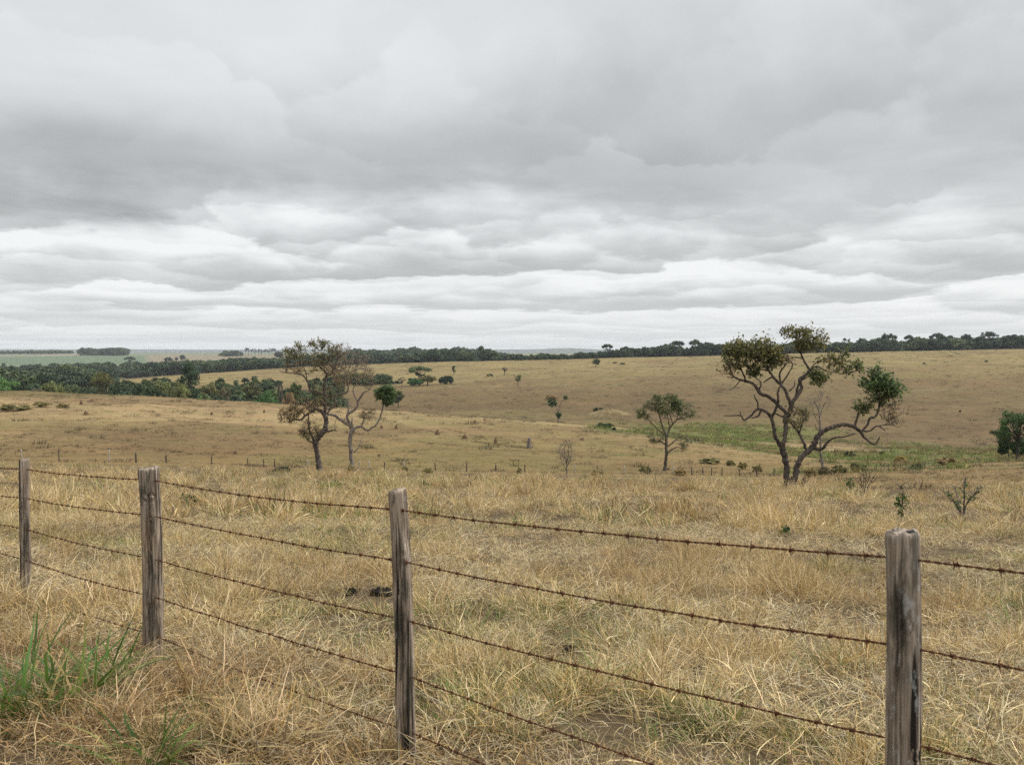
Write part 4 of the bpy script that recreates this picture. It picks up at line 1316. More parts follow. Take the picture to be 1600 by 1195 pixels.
# ------------------------------------------------------------------ distant trees: a few kinds, each with trunk and crown
def crown_clumps(kind, g):
    """(centre, radii) of leaf clumps for a tree of height 1."""
    out = []
    if kind == 'round':
        for _ in range(30):
            d = g.normal(size=3); d /= np.linalg.norm(d); d[2] = d[2] * 0.9
            q = g.uniform(0.55, 1.0)
            out.append((np.array([0.36 * d[0] * q, 0.36 * d[1] * q, 0.58 + 0.33 * d[2] * q]), g.uniform(0.09, 0.15)))
    elif kind == 'umbrella':
        for _ in range(26):
            a = g.uniform(0, 2 * PI); q = math.sqrt(g.random()) * 0.52
            out.append((np.array([q * math.cos(a), q * math.sin(a), 0.90 - 0.55 * q * q + g.normal(0, 0.025)]), g.uniform(0.08, 0.13)))
        for _ in range(6):
            a = g.uniform(0, 2 * PI); q = g.uniform(0.1, 0.32)
            out.append((np.array([q * math.cos(a), q * math.sin(a), g.uniform(0.5, 0.68)]), g.uniform(0.05, 0.09)))
    elif kind == 'tall':
        for _ in range(28):
            t = g.random(); a = g.uniform(0, 2 * PI); w = 0.24 * math.sin(PI * (0.18 + 0.75 * t)) * math.sqrt(g.random()) + 0.02
            out.append((np.array([w * math.cos(a), w * math.sin(a), 0.25 + 0.70 * t]), g.uniform(0.07, 0.12)))
    elif kind == 'bush':
        for _ in range(30):
            a = g.uniform(0, 2 * PI); q = math.sqrt(g.random()) * 0.75
            out.append((np.array([q * math.cos(a), q * math.sin(a), (0.86 - 0.62 * q * q) * g.uniform(0.25, 1.0)]), g.uniform(0.13, 0.2)))
    elif kind == 'sparse':
        for _ in range(16):
            d = g.normal(size=3); d /= np.linalg.norm(d)
            q = g.uniform(0.5, 1.0)
            out.append((np.array([0.34 * d[0] * q, 0.34 * d[1] * q, 0.66 + 0.28 * d[2] * q]), g.uniform(0.06, 0.11)))
    elif kind == 'grand':
        for _ in range(58):
            d = g.normal(size=3); d /= np.linalg.norm(d)
            q = g.uniform(0.35, 1.0) ** 0.6
            out.append((np.array([0.44 * d[0] * q, 0.44 * d[1] * q, 0.57 + 0.38 * d[2] * q]), g.uniform(0.045, 0.10)))
    elif kind == 'gum':
        for _ in range(9):
            t = g.random(); a = g.uniform(0, 2 * PI); w = 0.13 * math.sqrt(g.random())
            out.append((np.array([w * math.cos(a), w * math.sin(a), 0.55 + 0.40 * t]), g.uniform(0.06, 0.10)))
    return out


def tree_meshes(kind, seed, quads=70, leaf=0.055):
    g = np.random.default_rng(seed)
    cl = crown_clumps(kind, g)
    lm = MB(); wm = MB()
    for (c, r) in cl:
        n = int(quads * (r / 0.11) ** 1.5)
        d = g.normal(size=(n, 3)); d /= np.linalg.norm(d, axis=1)[:, None]
        C = c + d * (r * g.uniform(0.45, 1.05, (n, 1))) * np.array([1.15, 1.15, 0.8])
        tone = g.uniform(0.72, 1.32)
        # leaves lie roughly along the clump surface
        nn = d + 0.55 * g.normal(size=(n, 3)); nn[:, 2] += 0.35; nn /= np.linalg.norm(nn, axis=1)[:, None]
        t1 = np.cross(nn, g.normal(size=(n, 3))); t1 /= np.linalg.norm(t1, axis=1)[:, None]
        t2 = np.cross(nn, t1)
        s = (leaf * g.uniform(0.6, 1.3, (n, 1)))
        Q = np.stack([C - t1 * s * 0.6, C + t2 * s * 0.42, C + t1 * s * 0.6, C - t2 * s * 0.42], 1)
        lm.quads(Q, tone * g.uniform(0.8, 1.2, (n, 1)) * np.ones((1, 3)))
    tr = {'round': 0.03, 'umbrella': 0.028, 'tall': 0.02, 'bush': 0.02, 'sparse': 0.022, 'gum': 0.012, 'grand': 0.03}[kind]
    hz = {'round': 0.5, 'umbrella': 0.62, 'tall': 0.8, 'bush': 0.35, 'sparse': 0.55, 'gum': 0.85, 'grand': 0.5}[kind]
    P = catmull([(0, 0, -0.08), (g.normal(0, 0.01), g.normal(0, 0.01), hz * 0.4), (g.normal(0, 0.03), g.normal(0, 0.03), hz)], 4)
    wm.tube(P, np.linspace(tr * 1.3, tr * 0.6, len(P)), 6)
    for (c, r) in cl[::2 if kind != 'sparse' else 1]:
        z0 = hz * g.uniform(0.5, 1.0)
        if c[2] < z0 + 0.02: z0 = max(0.06, c[2] - 0.12)
        s = np.array([P[:, 0].mean() * 0.5, P[:, 1].mean() * 0.5, z0])
        m = (s + c) / 2 + np.array([0, 0, -0.03]) + g.normal(0, 0.02, 3)
        wm.tube(catmull([s, m, c], 3), np.linspace(tr * 0.5, tr * 0.14, 7), 4, False)
    return lm.mesh('crown', M_FOL, False), wm.mesh('trunk', M_BARKF)


KINDS = {k: [tree_meshes(k, 100 + 10 * i + hash_i, q, l) for hash_i in range(nv)] for i, (k, nv, q, l) in enumerate(
    (('round', 5, 120, 0.05), ('umbrella', 4, 110, 0.045), ('tall', 4, 110, 0.042), ('bush', 5, 130, 0.07), ('sparse', 4, 70, 0.045), ('gum', 3, 70, 0.035), ('grand', 1, 190, 0.026)))}


def far_tree(name, cat, label, px, py_top, kind, col, Y=None, base_py=None, width=None, group=None, trunk_col=None, min_h=0.5):
    base = hit(px, base_py) if base_py is not None else on_ground(px, Y)
    top = at(px, py_top, base[1])
    H = max(top[2] - base[2], min_h)
    lm, wm = KINDS[kind][int(RNG.integers(0, len(KINDS[kind])))]
    w0 = {'round': 0.92, 'umbrella': 1.2, 'tall': 0.62, 'bush': 1.7, 'sparse': 0.85, 'gum': 0.36, 'grand': 1.0}[kind]
    sx = 1.0 if width is None else (width * base[1] / F) / (w0 * H)
    root = empty(name, base, RNG.uniform(0, 6.28))
    root.scale = (H * sx, H * sx, H)
    tag(root, label, cat, group)
    for nm, me in (('trunk', wm), ('crown', lm)):
        o = bpy.data.objects.new(nm, me); COL.objects.link(o); o.parent = root
        o.color = (*col, 1)
    return root


DK = (0.040, 0.062, 0.026); MD = (0.066, 0.086, 0.034); OL = (0.115, 0.110, 0.042); BR = (0.070, 0.135, 0.036); GY = (0.125, 0.120, 0.070); BW = (0.155, 0.118, 0.068)
VT = [  # valley trees on the left: px, top, kind, colour, depth, width, name, cat, label
    (12, 585, 'round', BR, 330, 50, 'valley_tree', 'tree', 'bright round green tree cut by the photo edge above the left hill'),
    (33, 596, 'round', DK, 322, 22, 'valley_tree', 'tree', 'small dark round tree beside the bright one at the photo edge'),
    (78, 589, 'round', MD, 325, 46, 'valley_tree', 'tree', 'wide domed green tree behind the crest of the left hill'),
    (106, 598, 'bush', GY, 330, 20, 'valley_bush', 'bush', 'low greyish bush beside the wide domed tree'),
    (159, 581, 'umbrella', (0.10, 0.095, 0.032), 345, 38, 'valley_tree', 'tree', 'pale olive flat topped tree in front of the tan wedge of field'),
    (136, 600, 'round', MD, 330, 28, 'valley_tree', 'tree', 'dark green tree at the left foot of the pale olive flat topped tree'),
    (178, 594, 'round', MD, 335, 28, 'valley_tree', 'tree', 'mid green tree on the right of the pale olive flat topped tree'),
    (228, 589, 'round', DK, 345, 44, 'valley_tree', 'tree', 'very dark round tree near the middle of the valley wood'),
    (253, 588, 'round', MD, 370, 40, 'valley_tree', 'tree', 'domed tree between the very dark round tree and the tall one'),
    (248, 607, 'bush', GY, 322, 28, 'valley_bush', 'bush', 'grey green bush in front of the very dark round tree'),
    (295, 566, 'tall', DK, 350, 40, 'valley_tree', 'tree', 'tallest dark tree rising over the valley wood'),
    (282, 594, 'round', MD, 340, 30, 'valley_tree', 'tree', 'rounded tree at the foot of the tallest dark tree'),
    (326, 592, 'round', OL, 360, 34, 'valley_tree', 'tree', 'olive tree just right of the tallest dark tree'),
    (315, 614, 'bush', BR, 318, 30, 'valley_bush', 'bush', 'bright green bush below the olive tree'),
    (352, 598, 'sparse', BW, 330, 22, 'valley_tree', 'tree', 'thin brownish half bare tree in the valley wood'),
    (358, 601, 'round', MD, 380, 40, 'valley_tree', 'tree', 'broad tree behind the half bare brownish one'),
    (392, 597, 'round', OL, 370, 42, 'valley_tree', 'tree', 'broad olive tree behind the bright round bush'),
    (400, 592, 'umbrella', MD, 420, 16, 'valley_tree', 'tree', 'small flat topped tree poking above the broad olive tree'),
    (418, 606, 'bush', BR, 310, 46, 'valley_bush', 'bush', 'large bright green round bush at the right end of the valley wood'),
    (384, 615, 'bush', OL, 312, 24, 'valley_bush', 'bush', 'dull olive bush left of the large bright round bush'),
    (350, 616, 'bush', MD, 312, 26, 'valley_bush', 'bush', 'dark low bush under the half bare brownish tree'),
    (437, 588, 'sparse', (0.12, 0.10, 0.07), 305, 14, 'dead_tree', 'tree', 'pale nearly dead tree standing behind the twisted pair'),
    (463, 592, 'round', DK, 330, 25, 'valley_tree', 'tree', 'compact dark tree seen through the left limbs of the twisted pair'),
    (450, 606, 'bush', BW, 322, 24, 'valley_bush', 'bush', 'brown bush under the compact dark tree'),
    (500, 596, 'round', OL, 340, 34, 'valley_tree', 'tree', 'olive tree seen through the middle of the twisted pair'),
    (525, 598, 'bush', OL, 345, 30, 'valley_bush', 'bush', 'yellowish bush seen between the twin trunks of the twisted pair'),
    (560, 580, 'round', MD, 560, 44, 'valley_tree', 'tree', 'rounded tree behind the reddish twigs of the twisted pair'),
    (590, 588, 'bush', DK, 575, 46, 'valley_bush', 'bush', 'dark hedge like bush right of the reddish twigs'),
    (615, 594, 'bush', MD, 590, 28, 'valley_bush', 'bush', 'low green bush where the far field meets the front slope'),
    (15, 604, 'bush', MD, 300, 30, 'valley_bush', 'bush', 'dark bush peeping over the left hill at the photo edge'),
    (58, 602, 'bush', BW, 305, 26, 'valley_bush', 'bush', 'brown bush peeping over the left hill before the domed tree'),
    (200, 607, 'bush', MD, 318, 30, 'valley_bush', 'bush', 'green bush left of the very dark round tree'),
    (655, 572, 'umbrella', MD, 520, 42, 'spreading_tree', 'tree', 'spreading umbrella shaped tree on the far field above the front slope'),
    (668, 584, 'round', OL, 515, 30, 'spreading_tree', 'tree', 'rounded olive tree tucked under the umbrella shaped one'),
    (648, 589, 'bush', BR, 510, 30, 'valley_bush', 'bush', 'bright bush below the umbrella shaped tree'),
    (628, 588, 'sparse', BW, 520, 16, 'valley_tree', 'tree', 'thin brown tree left of the umbrella shaped one'),
    (697, 583, 'bush', DK, 525, 26, 'valley_bush', 'bush', 'dark dome of a bush on the edge of the front slope'),
]
for (px, ty, k, c, Y, w, nm, ct, lb) in VT:
    c = tuple(1.3 * q for q in c)
    far_tree(nm, ct, lb, px, ty, k, c, Y=Y, width=w)
ST = [  # single trees and bushes standing on the visible slopes: px, top, base, kind, colour, width
    (709, 571, 585, 'tall', MD, 8, 'slender_tree', 'tree', 'slender little tree beside the dark dome shaped bush'),
    (765, 582, 588.5, 'bush', GY, 11, 'slope_bush', 'bush', 'grey bush on the brow of the front slope'),
    (788, 572, 587, 'sparse', (0.11, 0.09, 0.065), 13, 'slope_tree', 'tree', 'bare grey tree on the brow of the front slope'),
    (809, 583, 604, 'sparse', MD, 17, 'slope_tree', 'tree', 'lone small tree halfway up the far slope over the cattle track'),
    (622, 607, 636, 'round', MD, 23, 'slope_tree', 'tree', 'small round headed tree on the slope right of the twisted pair'),
    (931, 559, 573.5, 'round', DK, 15, 'slope_tree', 'tree', 'dark round tree near the top of the far slope'),
    (944, 659, 669, 'bush', (0.070, 0.090, 0.028), 30, 'valley_bush', 'bush', 'pale green bush at the near end of the wet valley'),
    (959.5, 666, 672, 'bush', (0.018, 0.024, 0.012), 7, 'valley_bush', 'bush', 'small black bush touching the pale green one'),
    (1500, 640, 644, 'bush', DK, 4, 'slope_bush', 'bush', 'tiny dark bush on the right hand slope above the big dark tree'),
    (1378, 704, 712, 'bush', (0.025, 0.03, 0.016), 9, 'marsh_bush', 'bush', 'round black bush in the middle of the green marsh'),
    (1541, 562, 566, 'bush', DK, 5, 'slope_bush', 'bush', 'dark speck of a bush high on the right hand skyline slope'),
    (1444, 566, 569, 'bush', DK, 6, 'slope_bush', 'bush', 'low dark bush below the ridge wood on the upper right slope'),
    (961, 565, 568, 'bush', BW, 8, 'slope_bush', 'bush', 'brown bush under the ridge wood near the dark round tree'),
    (973, 566, 569.5, 'bush', BW, 10, 'slope_bush', 'bush', 'wider brown bush under the ridge wood right of its smaller neighbour'),
]
for (px, ty, by, k, c, w, nm, ct, lb) in ST:
    far_tree(nm, ct, lb, px, ty, k, c, base_py=by, width=w)
far_tree('dark_tree', 'tree', 'big dense dark green tree cut by the right photo edge beside the marsh', 1590, 634, 'grand', (0.050, 0.095, 0.028), base_py=720, width=84)
far_tree('dark_tree', 'tree', 'low spreading dark bough tree under the big dense tree at the right edge', 1576, 668, 'bush', (0.040, 0.070, 0.022), base_py=715, width=44)

# odd tree with two leaf tufts
build_tree('forked_tree', 'odd forked tree with two separate leaf tufts on the far slope', 'tree', (872, 659), cv(800, 500, 3.478),
    [[(252, 553, 4), (252, 530, 3.5), (252, 505, 3), (246, 480, 2)]],
    [[(252, 510, 2), (258, 470, 1.6), (268, 440, 1.4), (285, 425, 1.2)], [(247, 482, 2), (235, 460, 1.5), (222, 450, 1.2)]],
    [(218, 450, 24, 20, 36, 14, 0.42, 'fresh'), (290, 420, 10, 9, 10, 10, 0.4, 'fresh'), (254, 516, 14, 15, 22, 14, 0.4, 'fresh')], M_BARKP, tw_r=0.05)

# umbrella crowns and other emergents along the ridge wood
EM = [(949, 537, 20, 'umbrella', 'umbrella crowned tree alone on the ridge skyline near the middle'), (978, 541, 14, 'umbrella', 'smaller flat crown right of the lone umbrella crowned tree'),
      (1018, 540, 26, 'round', 'broad round crown on the ridge between two umbrella crowns'), (1037, 537, 12, 'sparse', 'thin see through crown on the ridge left of the paired umbrellas'),
      (1057, 532, 28, 'umbrella', 'left one of the paired umbrella crowns on the ridge'), (1087, 530, 22, 'umbrella', 'right one of the paired umbrella crowns on the ridge'),
      (1108, 536, 20, 'round', 'round crown right of the paired umbrella crowns'), (1322, 525, 16, 'sparse', 'ragged thin crown just right of the arched limb tree on the skyline'),
      (1388, 520, 24, 'umbrella', 'highest double crown over the ridge wood right of the arched limb tree'), (1420, 523, 16, 'umbrella', 'small flat crown on the ridge wood right of the highest double crown'),
      (1464, 520, 26, 'umbrella', 'wide flat crown midway along the ridge wood at right'), (1508, 521, 26, 'round', 'rounded crown on the ridge wood before the flattest umbrella'),
      (1544, 517.5, 32, 'umbrella', 'flattest and widest umbrella crown on the right skyline'), (1588, 520, 28, 'round', 'rounded crown at the right photo edge of the ridge wood'),
      (1238, 533, 18, 'round', 'dark crown on the skyline between the limbs of the arched tree'), (752, 540, 10, 'umbrella', 'tallest crown over the middle wood')]
for (px, ty, w, k, lb) in EM:
    far_tree('ridge_tree', 'tree', lb, px, ty, k, (0.046, 0.068, 0.034), Y=905, width=w)

# thin plantation trees on the far left skyline
for i, px in enumerate((384, 388.5, 394, 399, 404.5, 409.5, 415, 420, 425, 430)):
    far_tree('plantation_tree', 'tree', 'thin tall tree in the far plantation row on the left skyline', px, 544.2 + RNG.normal(0, 0.7), 'gum', (0.030, 0.040, 0.026), Y=2300, width=7.5 + RNG.normal(0, 0.6), group='plantation row trees on the skyline')
for (px, ty, w, Y, k, lb) in ((436, 547.5, 16, 1900, 'round', 'dark round tree at the right end of the plantation row'), (286, 553, 11, 1800, 'round', 'dark round tree on the far tan field'),
                     (276, 557, 6, 1800, 'round', 'small round tree left of the dark one on the far tan field'), (263, 557, 14, 1800, 'bush', 'dark scrubby bush on the far tan field'),
                     (203, 557, 18, 1500, 'umbrella', 'flat topped tree above the far woods at the green field edge')):
    far_tree('field_tree', 'tree', lb, px, ty, k, (0.026, 0.038, 0.021), Y=Y, width=w)


# ------------------------------------------------------------------ far woods (stuff: masses nobody could count)
def wood_protos():
    ms = []
    for i, k in enumerate(('round', 'round', 'tall', 'round', 'umbrella', 'bush')):
        lm, wm = tree_meshes(k, 300 + i, 34, 0.10)
        # crown and trunk joined in one mesh for the mass
        import bmesh
        bm = bmesh.new(); bm.from_mesh(lm); n0 = len(bm.faces)
        bm.from_mesh(wm)
        bm.faces.ensure_lookup_table()
        for f in bm.faces[n0:]: f.material_index = 1
        me = bpy.data.meshes.new('wood_tree'); bm.to_mesh(me); bm.free()
        me.materials.clear(); me.materials.append(M_FOL); me.materials.append(M_BARKF)
        ms.append(me)
    return ms


WM = wood_protos()
WC = [(0.022, 0.034, 0.017), (0.028, 0.040, 0.019), (0.020, 0.032, 0.017), (0.034, 0.044, 0.021), (0.030, 0.040, 0.02), (0.040, 0.045, 0.024)]
WOODC = proto_coll('wood_tree', WM, WC)


def wood(name, label, spots, hrange, hs=None, wcol=(0.052, 0.080, 0.038)):
    P = []; n = len(spots)
    for (px, Y) in spots: P.append(on_ground(px, Y))
    h = RNG.uniform(*hrange, n) * np.array([0.72 + 0.6 * float(vnoise(np.array(s[0] / 17.0), np.array(s[1] / 40.0), 141)) for s in spots])
    if hs is not None: h = h * np.interp([s[0] for s in spots], hs[0], hs[1])
    P = np.array(P)
    scatter(name, P, np.stack([np.zeros(n), np.zeros(n), RNG.uniform(0, 6.28, n)], 1),
            np.stack([h * RNG.uniform(0.9, 1.3, n), h * RNG.uniform(0.9, 1.3, n), h], 1), RNG.choice(6, n, p=[.22, .22, .16, .2, .08, .12]), WOODC, label, 'wood').color = (*wcol, 1)


def band(x0, x1, y0, y1, n, f=None):
    px = RNG.uniform(x0, x1, n); Y = RNG.uniform(y0, y1, n)
    k = np.ones(n, bool) if f is None else f(px, Y)
    return list(zip(px[k], Y[k]))


wood('ridge_wood', 'dark band of forest along the ridge top across the middle and right', band(905, 1760, 885, 1010, 1500) + band(760, 910, 890, 990, 300), (8, 13), ([760, 930, 965, 1150, 1300, 1600], [0.5, 0.55, 0.76, 0.92, 1.0, 1.1]))
wood('middle_wood', 'dark hedge of forest behind the far field at centre, below the bluish one', band(625, 770, 900, 980, 260) + band(775, 905, 905, 980, 160), (9, 12), ([620, 770, 800, 905], [1, 1, 0.62, 0.55]))
wood('blue_wood', 'long bluish forest block on the skyline behind the centre field', band(545, 800, 1500, 1750, 760), (14, 18), ([545, 735, 770, 800], [1.0, 1.0, 0.75, 0.5]))
wood('wedge_wood', 'forest band behind the tan wedge of field on the left', band(-60, 450, 900, 1250, 1300, lambda p, y: (p < 440) & (fbm(p / 60, y / 120, 131, 2) > 0.3)) + band(440, 640, 1000, 1150, 260), (9, 14))
wood('left_wood', 'dark forest filling the valley at the left edge', band(-120, 100, 420, 900, 900) + band(100, 160, 560, 790, 90), (8, 13))
wood('valley_wood', 'undergrowth and smaller trees filling the valley behind the left hill', band(-60, 535, 330, 470, 360, lambda p, y: fbm(p / 40, y / 40, 133, 2) > 0.35) + band(530, 612, 530, 600, 60), (4, 8))
wood('skyline_wood', 'far bluish forest along the left skyline', band(-120, 112, 2900, 3500, 700), (8, 12))
wood('far_grove', 'dark flat topped grove alone on the left skyline', band(125, 199, 2450, 2650, 260), (15, 18))
wood('small_grove', 'small dark grove left of the thin plantation row', band(349, 371, 2280, 2400, 50), (10, 13))

# ------------------------------------------------------------------ far fence line
def far_fence():
    spots = [(32, 702), (90, 701), (168, 702), (211, 706), (258, 710), (329, 716), (386, 719), (411, 720), (428, 718), (479, 725), (561, 727), (576, 728), (600, 737), (630, 727), (680, 726), (729, 729), (775, 727), (820, 730),
             (820.5, 731), (898, 731), (934, 729), (976, 736), (1053, 735), (1068, 730), (1082, 732), (1099, 733), (1113, 732.5), (1129, 733), (1157, 734), (1184, 737), (1211, 736), (1372, 725), (1390, 724), (1409, 726), (1447, 724)]
    done = set()
    f = empty('far_fence', on_ground(700, 80))
    tag(f, 'line of thin old fence posts where the tall meadow grass meets the grazed hill', 'fence')
    fl = np.array(f.location)
    g = np.random.default_rng(5)
    protos = {}
    for pal, mat in (('dark', M_FPOST), ('pale', M_FPOSTP)):
        mb = MB()
        P = np.array([(0, 0, -0.4), (0.01, 0, 0.3), (0, 0.01, 0.8), (0.012, 0, 1.0)])
        mb.tube(P, np.array([0.055, 0.052, 0.048, 0.042]), 7, True, bump=0.25)
        protos[pal] = mb.mesh('fence_post', mat)
    pale = {168, 479, 561, 576, 630, 32, 976, 1053, 898}
    for (px, ty) in spots:
        k = round(px)
        if k in done: continue
        done.add(k)
        Y = 80.0 + g.uniform(-1, 1) if px < 1300 else 96.0
        b = on_ground(px, Y)
        h = max(0.7, at(px, ty, Y)[2] - b[2])
        o = bpy.data.objects.new('fence_post', protos['pale' if k in pale else 'dark'])
        COL.objects.link(o); o.parent = f
        o.location = tuple(b - fl); o.rotation_euler = (g.normal(0, 0.03), g.normal(0, 0.04), g.uniform(0, 6))
        w = 1.5 if k in (775, 1068, 258, 211) else 1.0
        o.scale = (w, w, h)


far_fence()


# ------------------------------------------------------------------ termite mounds and the stump
def mound_mesh(seed):
    g = np.random.default_rng(seed)
    mb = MB(); ns = 18; nr = 12
    V = []
    th = np.arange(ns) * 2 * PI / ns
    lx, ly = g.normal(0, 0.1, 2)
    for i in range(nr):
        t = i / (nr - 1)
        r = (0.5 * (1 - t ** 1.7) + 0.03) * (1 + 0.30 * (vnoise(th * 1.3 + seed, np.full(ns, t * 4), seed) - 0.5))
        V.append(np.stack([r * np.cos(th) + lx * t, r * np.sin(th) + ly * t, np.full(ns, -0.12 + 1.12 * t)], 1))
    fs = [(i * ns + k, i * ns + (k + 1) % ns, (i + 1) * ns + (k + 1) % ns, (i + 1) * ns + k) for i in range(nr - 1) for k in range(ns)]
    fs.append(tuple((nr - 1) * ns + k for k in range(ns)))
    mb.add(np.concatenate(V), fs)
    return mb.mesh('termite_mound', M_TERM)


MND = [mound_mesh(k) for k in range(4)]
for (px, ty, by, w, lb) in ((127, 623, 632, 5, 'thin dark termite mound near the top of the left hill'), (143, 621, 628, 10, 'cone shaped termite mound near the top of the left hill'),
                            (134.5, 640, 648, 8, 'cone shaped termite mound below the other two on the left hill'), (331, 642, 648, 4, 'slim termite mound midway along the left hill crest'),
                            (413, 638, 645, 4, 'small slim termite mound left of the twisted pair of trees'), (368, 702, 709, 8, 'squat termite mound low on the left hill'),
                            (597, 662, 669, 5, 'left one of two pointed mounds right of the pale trunked tree'), (619, 661, 670, 5, 'right one of two pointed mounds right of the pale trunked tree'),
                            (683, 668, 679, 9, 'ragged mound on the crest of the middle hill'), (726, 676, 685, 9, 'greyish mound right of the ragged one on the middle hill'),
                            (774, 680, 692, 6, 'thin mound left of the tall grey stump'), (742, 655, 660, 6, 'small dark mound at the crest of the middle hill'),
                            (758, 653, 656.5, 6, 'tiny dark mound right of the crest mound on the middle hill'), (908, 682, 687, 8, 'dark mound halfway between the stump and the small upright tree'),
                            (1305, 700, 708, 5, 'small dark mound in the marsh left of the round black bush')):
    b = hit(px, by)
    h = at(px, ty, b[1])[2] - b[2]
    o = bpy.data.objects.new('termite_mound', MND[int(RNG.integers(0, 4))]); COL.objects.link(o)
    o.location = tuple(b); o.rotation_euler = (0, 0, RNG.uniform(0, 6)); s = w * b[1] / F
    o.scale = (s, s, h * 0.8)
    tag(o, lb, 'termite mound', 'termite mounds on the grazed hills')

b = hit(826.5, 700)
mb = MB()
h = at(826, 684, b[1])[2] - b[2]; r = 3.0 * b[1] / F
mb.tube(catmull([(0, 0, -0.3), (0, 0, h * 0.4), (0.03, 0, h * 0.75), (0.06, 0.02, h)], 4), np.linspace(r * 1.25, r * 0.7, 13), 10, True, bump=0.35)
tag(mb.build('tree_stump', M_BARKP, None, True, b), 'tall grey broken stump standing on the middle hill', 'stump')

# old earth bank on the far slope with a green bush on it
b = hit(950, 648)
mb = MB()
ns, nr = 48, 12
V = []
th = np.arange(ns) * 2 * PI / ns
for i in range(nr):
    t = i / (nr - 1)
    rx = 9.5 * (1 - t ** 1.5) * (1 + 0.3 * (vnoise(th * 1.4, np.full(ns, t * 3), 7) - 0.5)); ry = rx * 0.5
    V.append(np.stack([rx * np.cos(th), ry * np.sin(th), -1.2 + 3.6 * t + 0.5 * (vnoise(th * 3, np.full(ns, t * 5), 9) - 0.5)], 1))
fs = [(i * ns + k, i * ns + (k + 1) % ns, (i + 1) * ns + (k + 1) % ns, (i + 1) * ns + k) for i in range(nr - 1) for k in range(ns)]
fs.append(tuple((nr - 1) * ns + k for k in range(ns)))
mb.add(np.concatenate(V), fs)
tag(mb.build('earth_bank', mat_simple('bank_earth', (0.17, 0.125, 0.06), 0.95, 0.4, 0.5), None, True, b), 'low overgrown earth bank on the far slope above the wet valley', 'earth bank')
far_tree('bank_bush', 'bush', 'dark green bush growing over the low earth bank', 937, 635, 'bush', (0.045, 0.055, 0.024), base_py=646, width=22)
# a hollow weedy hump beside the track
far_tree('slope_bush', 'bush', 'wide brown thicket by the cattle track up the far slope', 862, 616, 'bush', BW, base_py=624, width=22)


# ------------------------------------------------------------------ scrub bushes by the far fence and marsh edge
SB = [(1290, 726, 742, 26, BW, 'brown scrub bush at the foot of the pale leafless tree'), (1312, 724, 740, 24, OL, 'olive scrub bush right of the pale leafless tree'), (1340, 722, 738, 30, (0.075, 0.09, 0.03), 'green scrub bush at the marsh edge above the dead shrub'),
      (1265, 730, 746, 22, BW, 'brown scrub bush just behind the arched limb tree'), (1328, 704, 716, 18, BW, 'brown thicket inside the marsh left of the black bush'), (1408, 712, 724, 26, OL, 'olive thicket in the marsh below the black bush'),
      (1432, 722, 733, 18, (0.07, 0.08, 0.03), 'rounded scrub bush at the near edge of the marsh'), (1480, 714, 726, 40, BW, 'long brown thicket along the near edge of the marsh'), (1142, 718, 728, 14, MD, 'round green bush beyond the far fence posts'),
      (1160, 722, 733, 16, OL, 'olive bush right of the round green one beyond the far fence'), (1183, 726, 738, 18, OL, 'olive bush beyond the far fence left of the arched limb tree'), (1110, 716, 724, 40, OL, 'wide low olive thicket on the slope beyond the far fence'),
      (935, 734, 745, 26, OL, 'olive bush on the fence line right of the leafless shrub'), (1008, 728, 740, 20, MD, 'green patch of scrub left of the small upright tree'), (1062, 732, 743, 22, BW, 'brown scrub at the right foot of the small upright tree'),
      (440, 727, 738, 28, OL, 'low dark scrub left of the crooked dark trunk'), (547, 726, 738, 22, BW, 'brown scrub at the foot of the pale trunk'), (632, 727, 737, 11, GY, 'small grey bush by a pale fence post'), (668, 732, 740, 18, OL, 'low olive bush on the fence line right of the twisted pair'),
      (811, 730, 742, 10, OL, 'small bush on the fence line below the tall grey stump'), (20, 632, 641, 50, OL, 'broad patch of tall weeds near the top left of the left hill'), (66, 628, 636, 30, OL, 'weed patch near the hill top right of the broad one'), (98, 631, 637, 22, OL, 'smaller weed patch at the right end of the hill top weeds')]
for (px, ty, by, w, c, lb) in SB:
    far_tree('scrub_bush', 'bush', lb, px, ty - 2, 'bush', tuple(0.65 * q + k * 1.0 for q, k in zip(c, (0.125, 0.10, 0.042))), base_py=by, width=w, min_h=0.35)


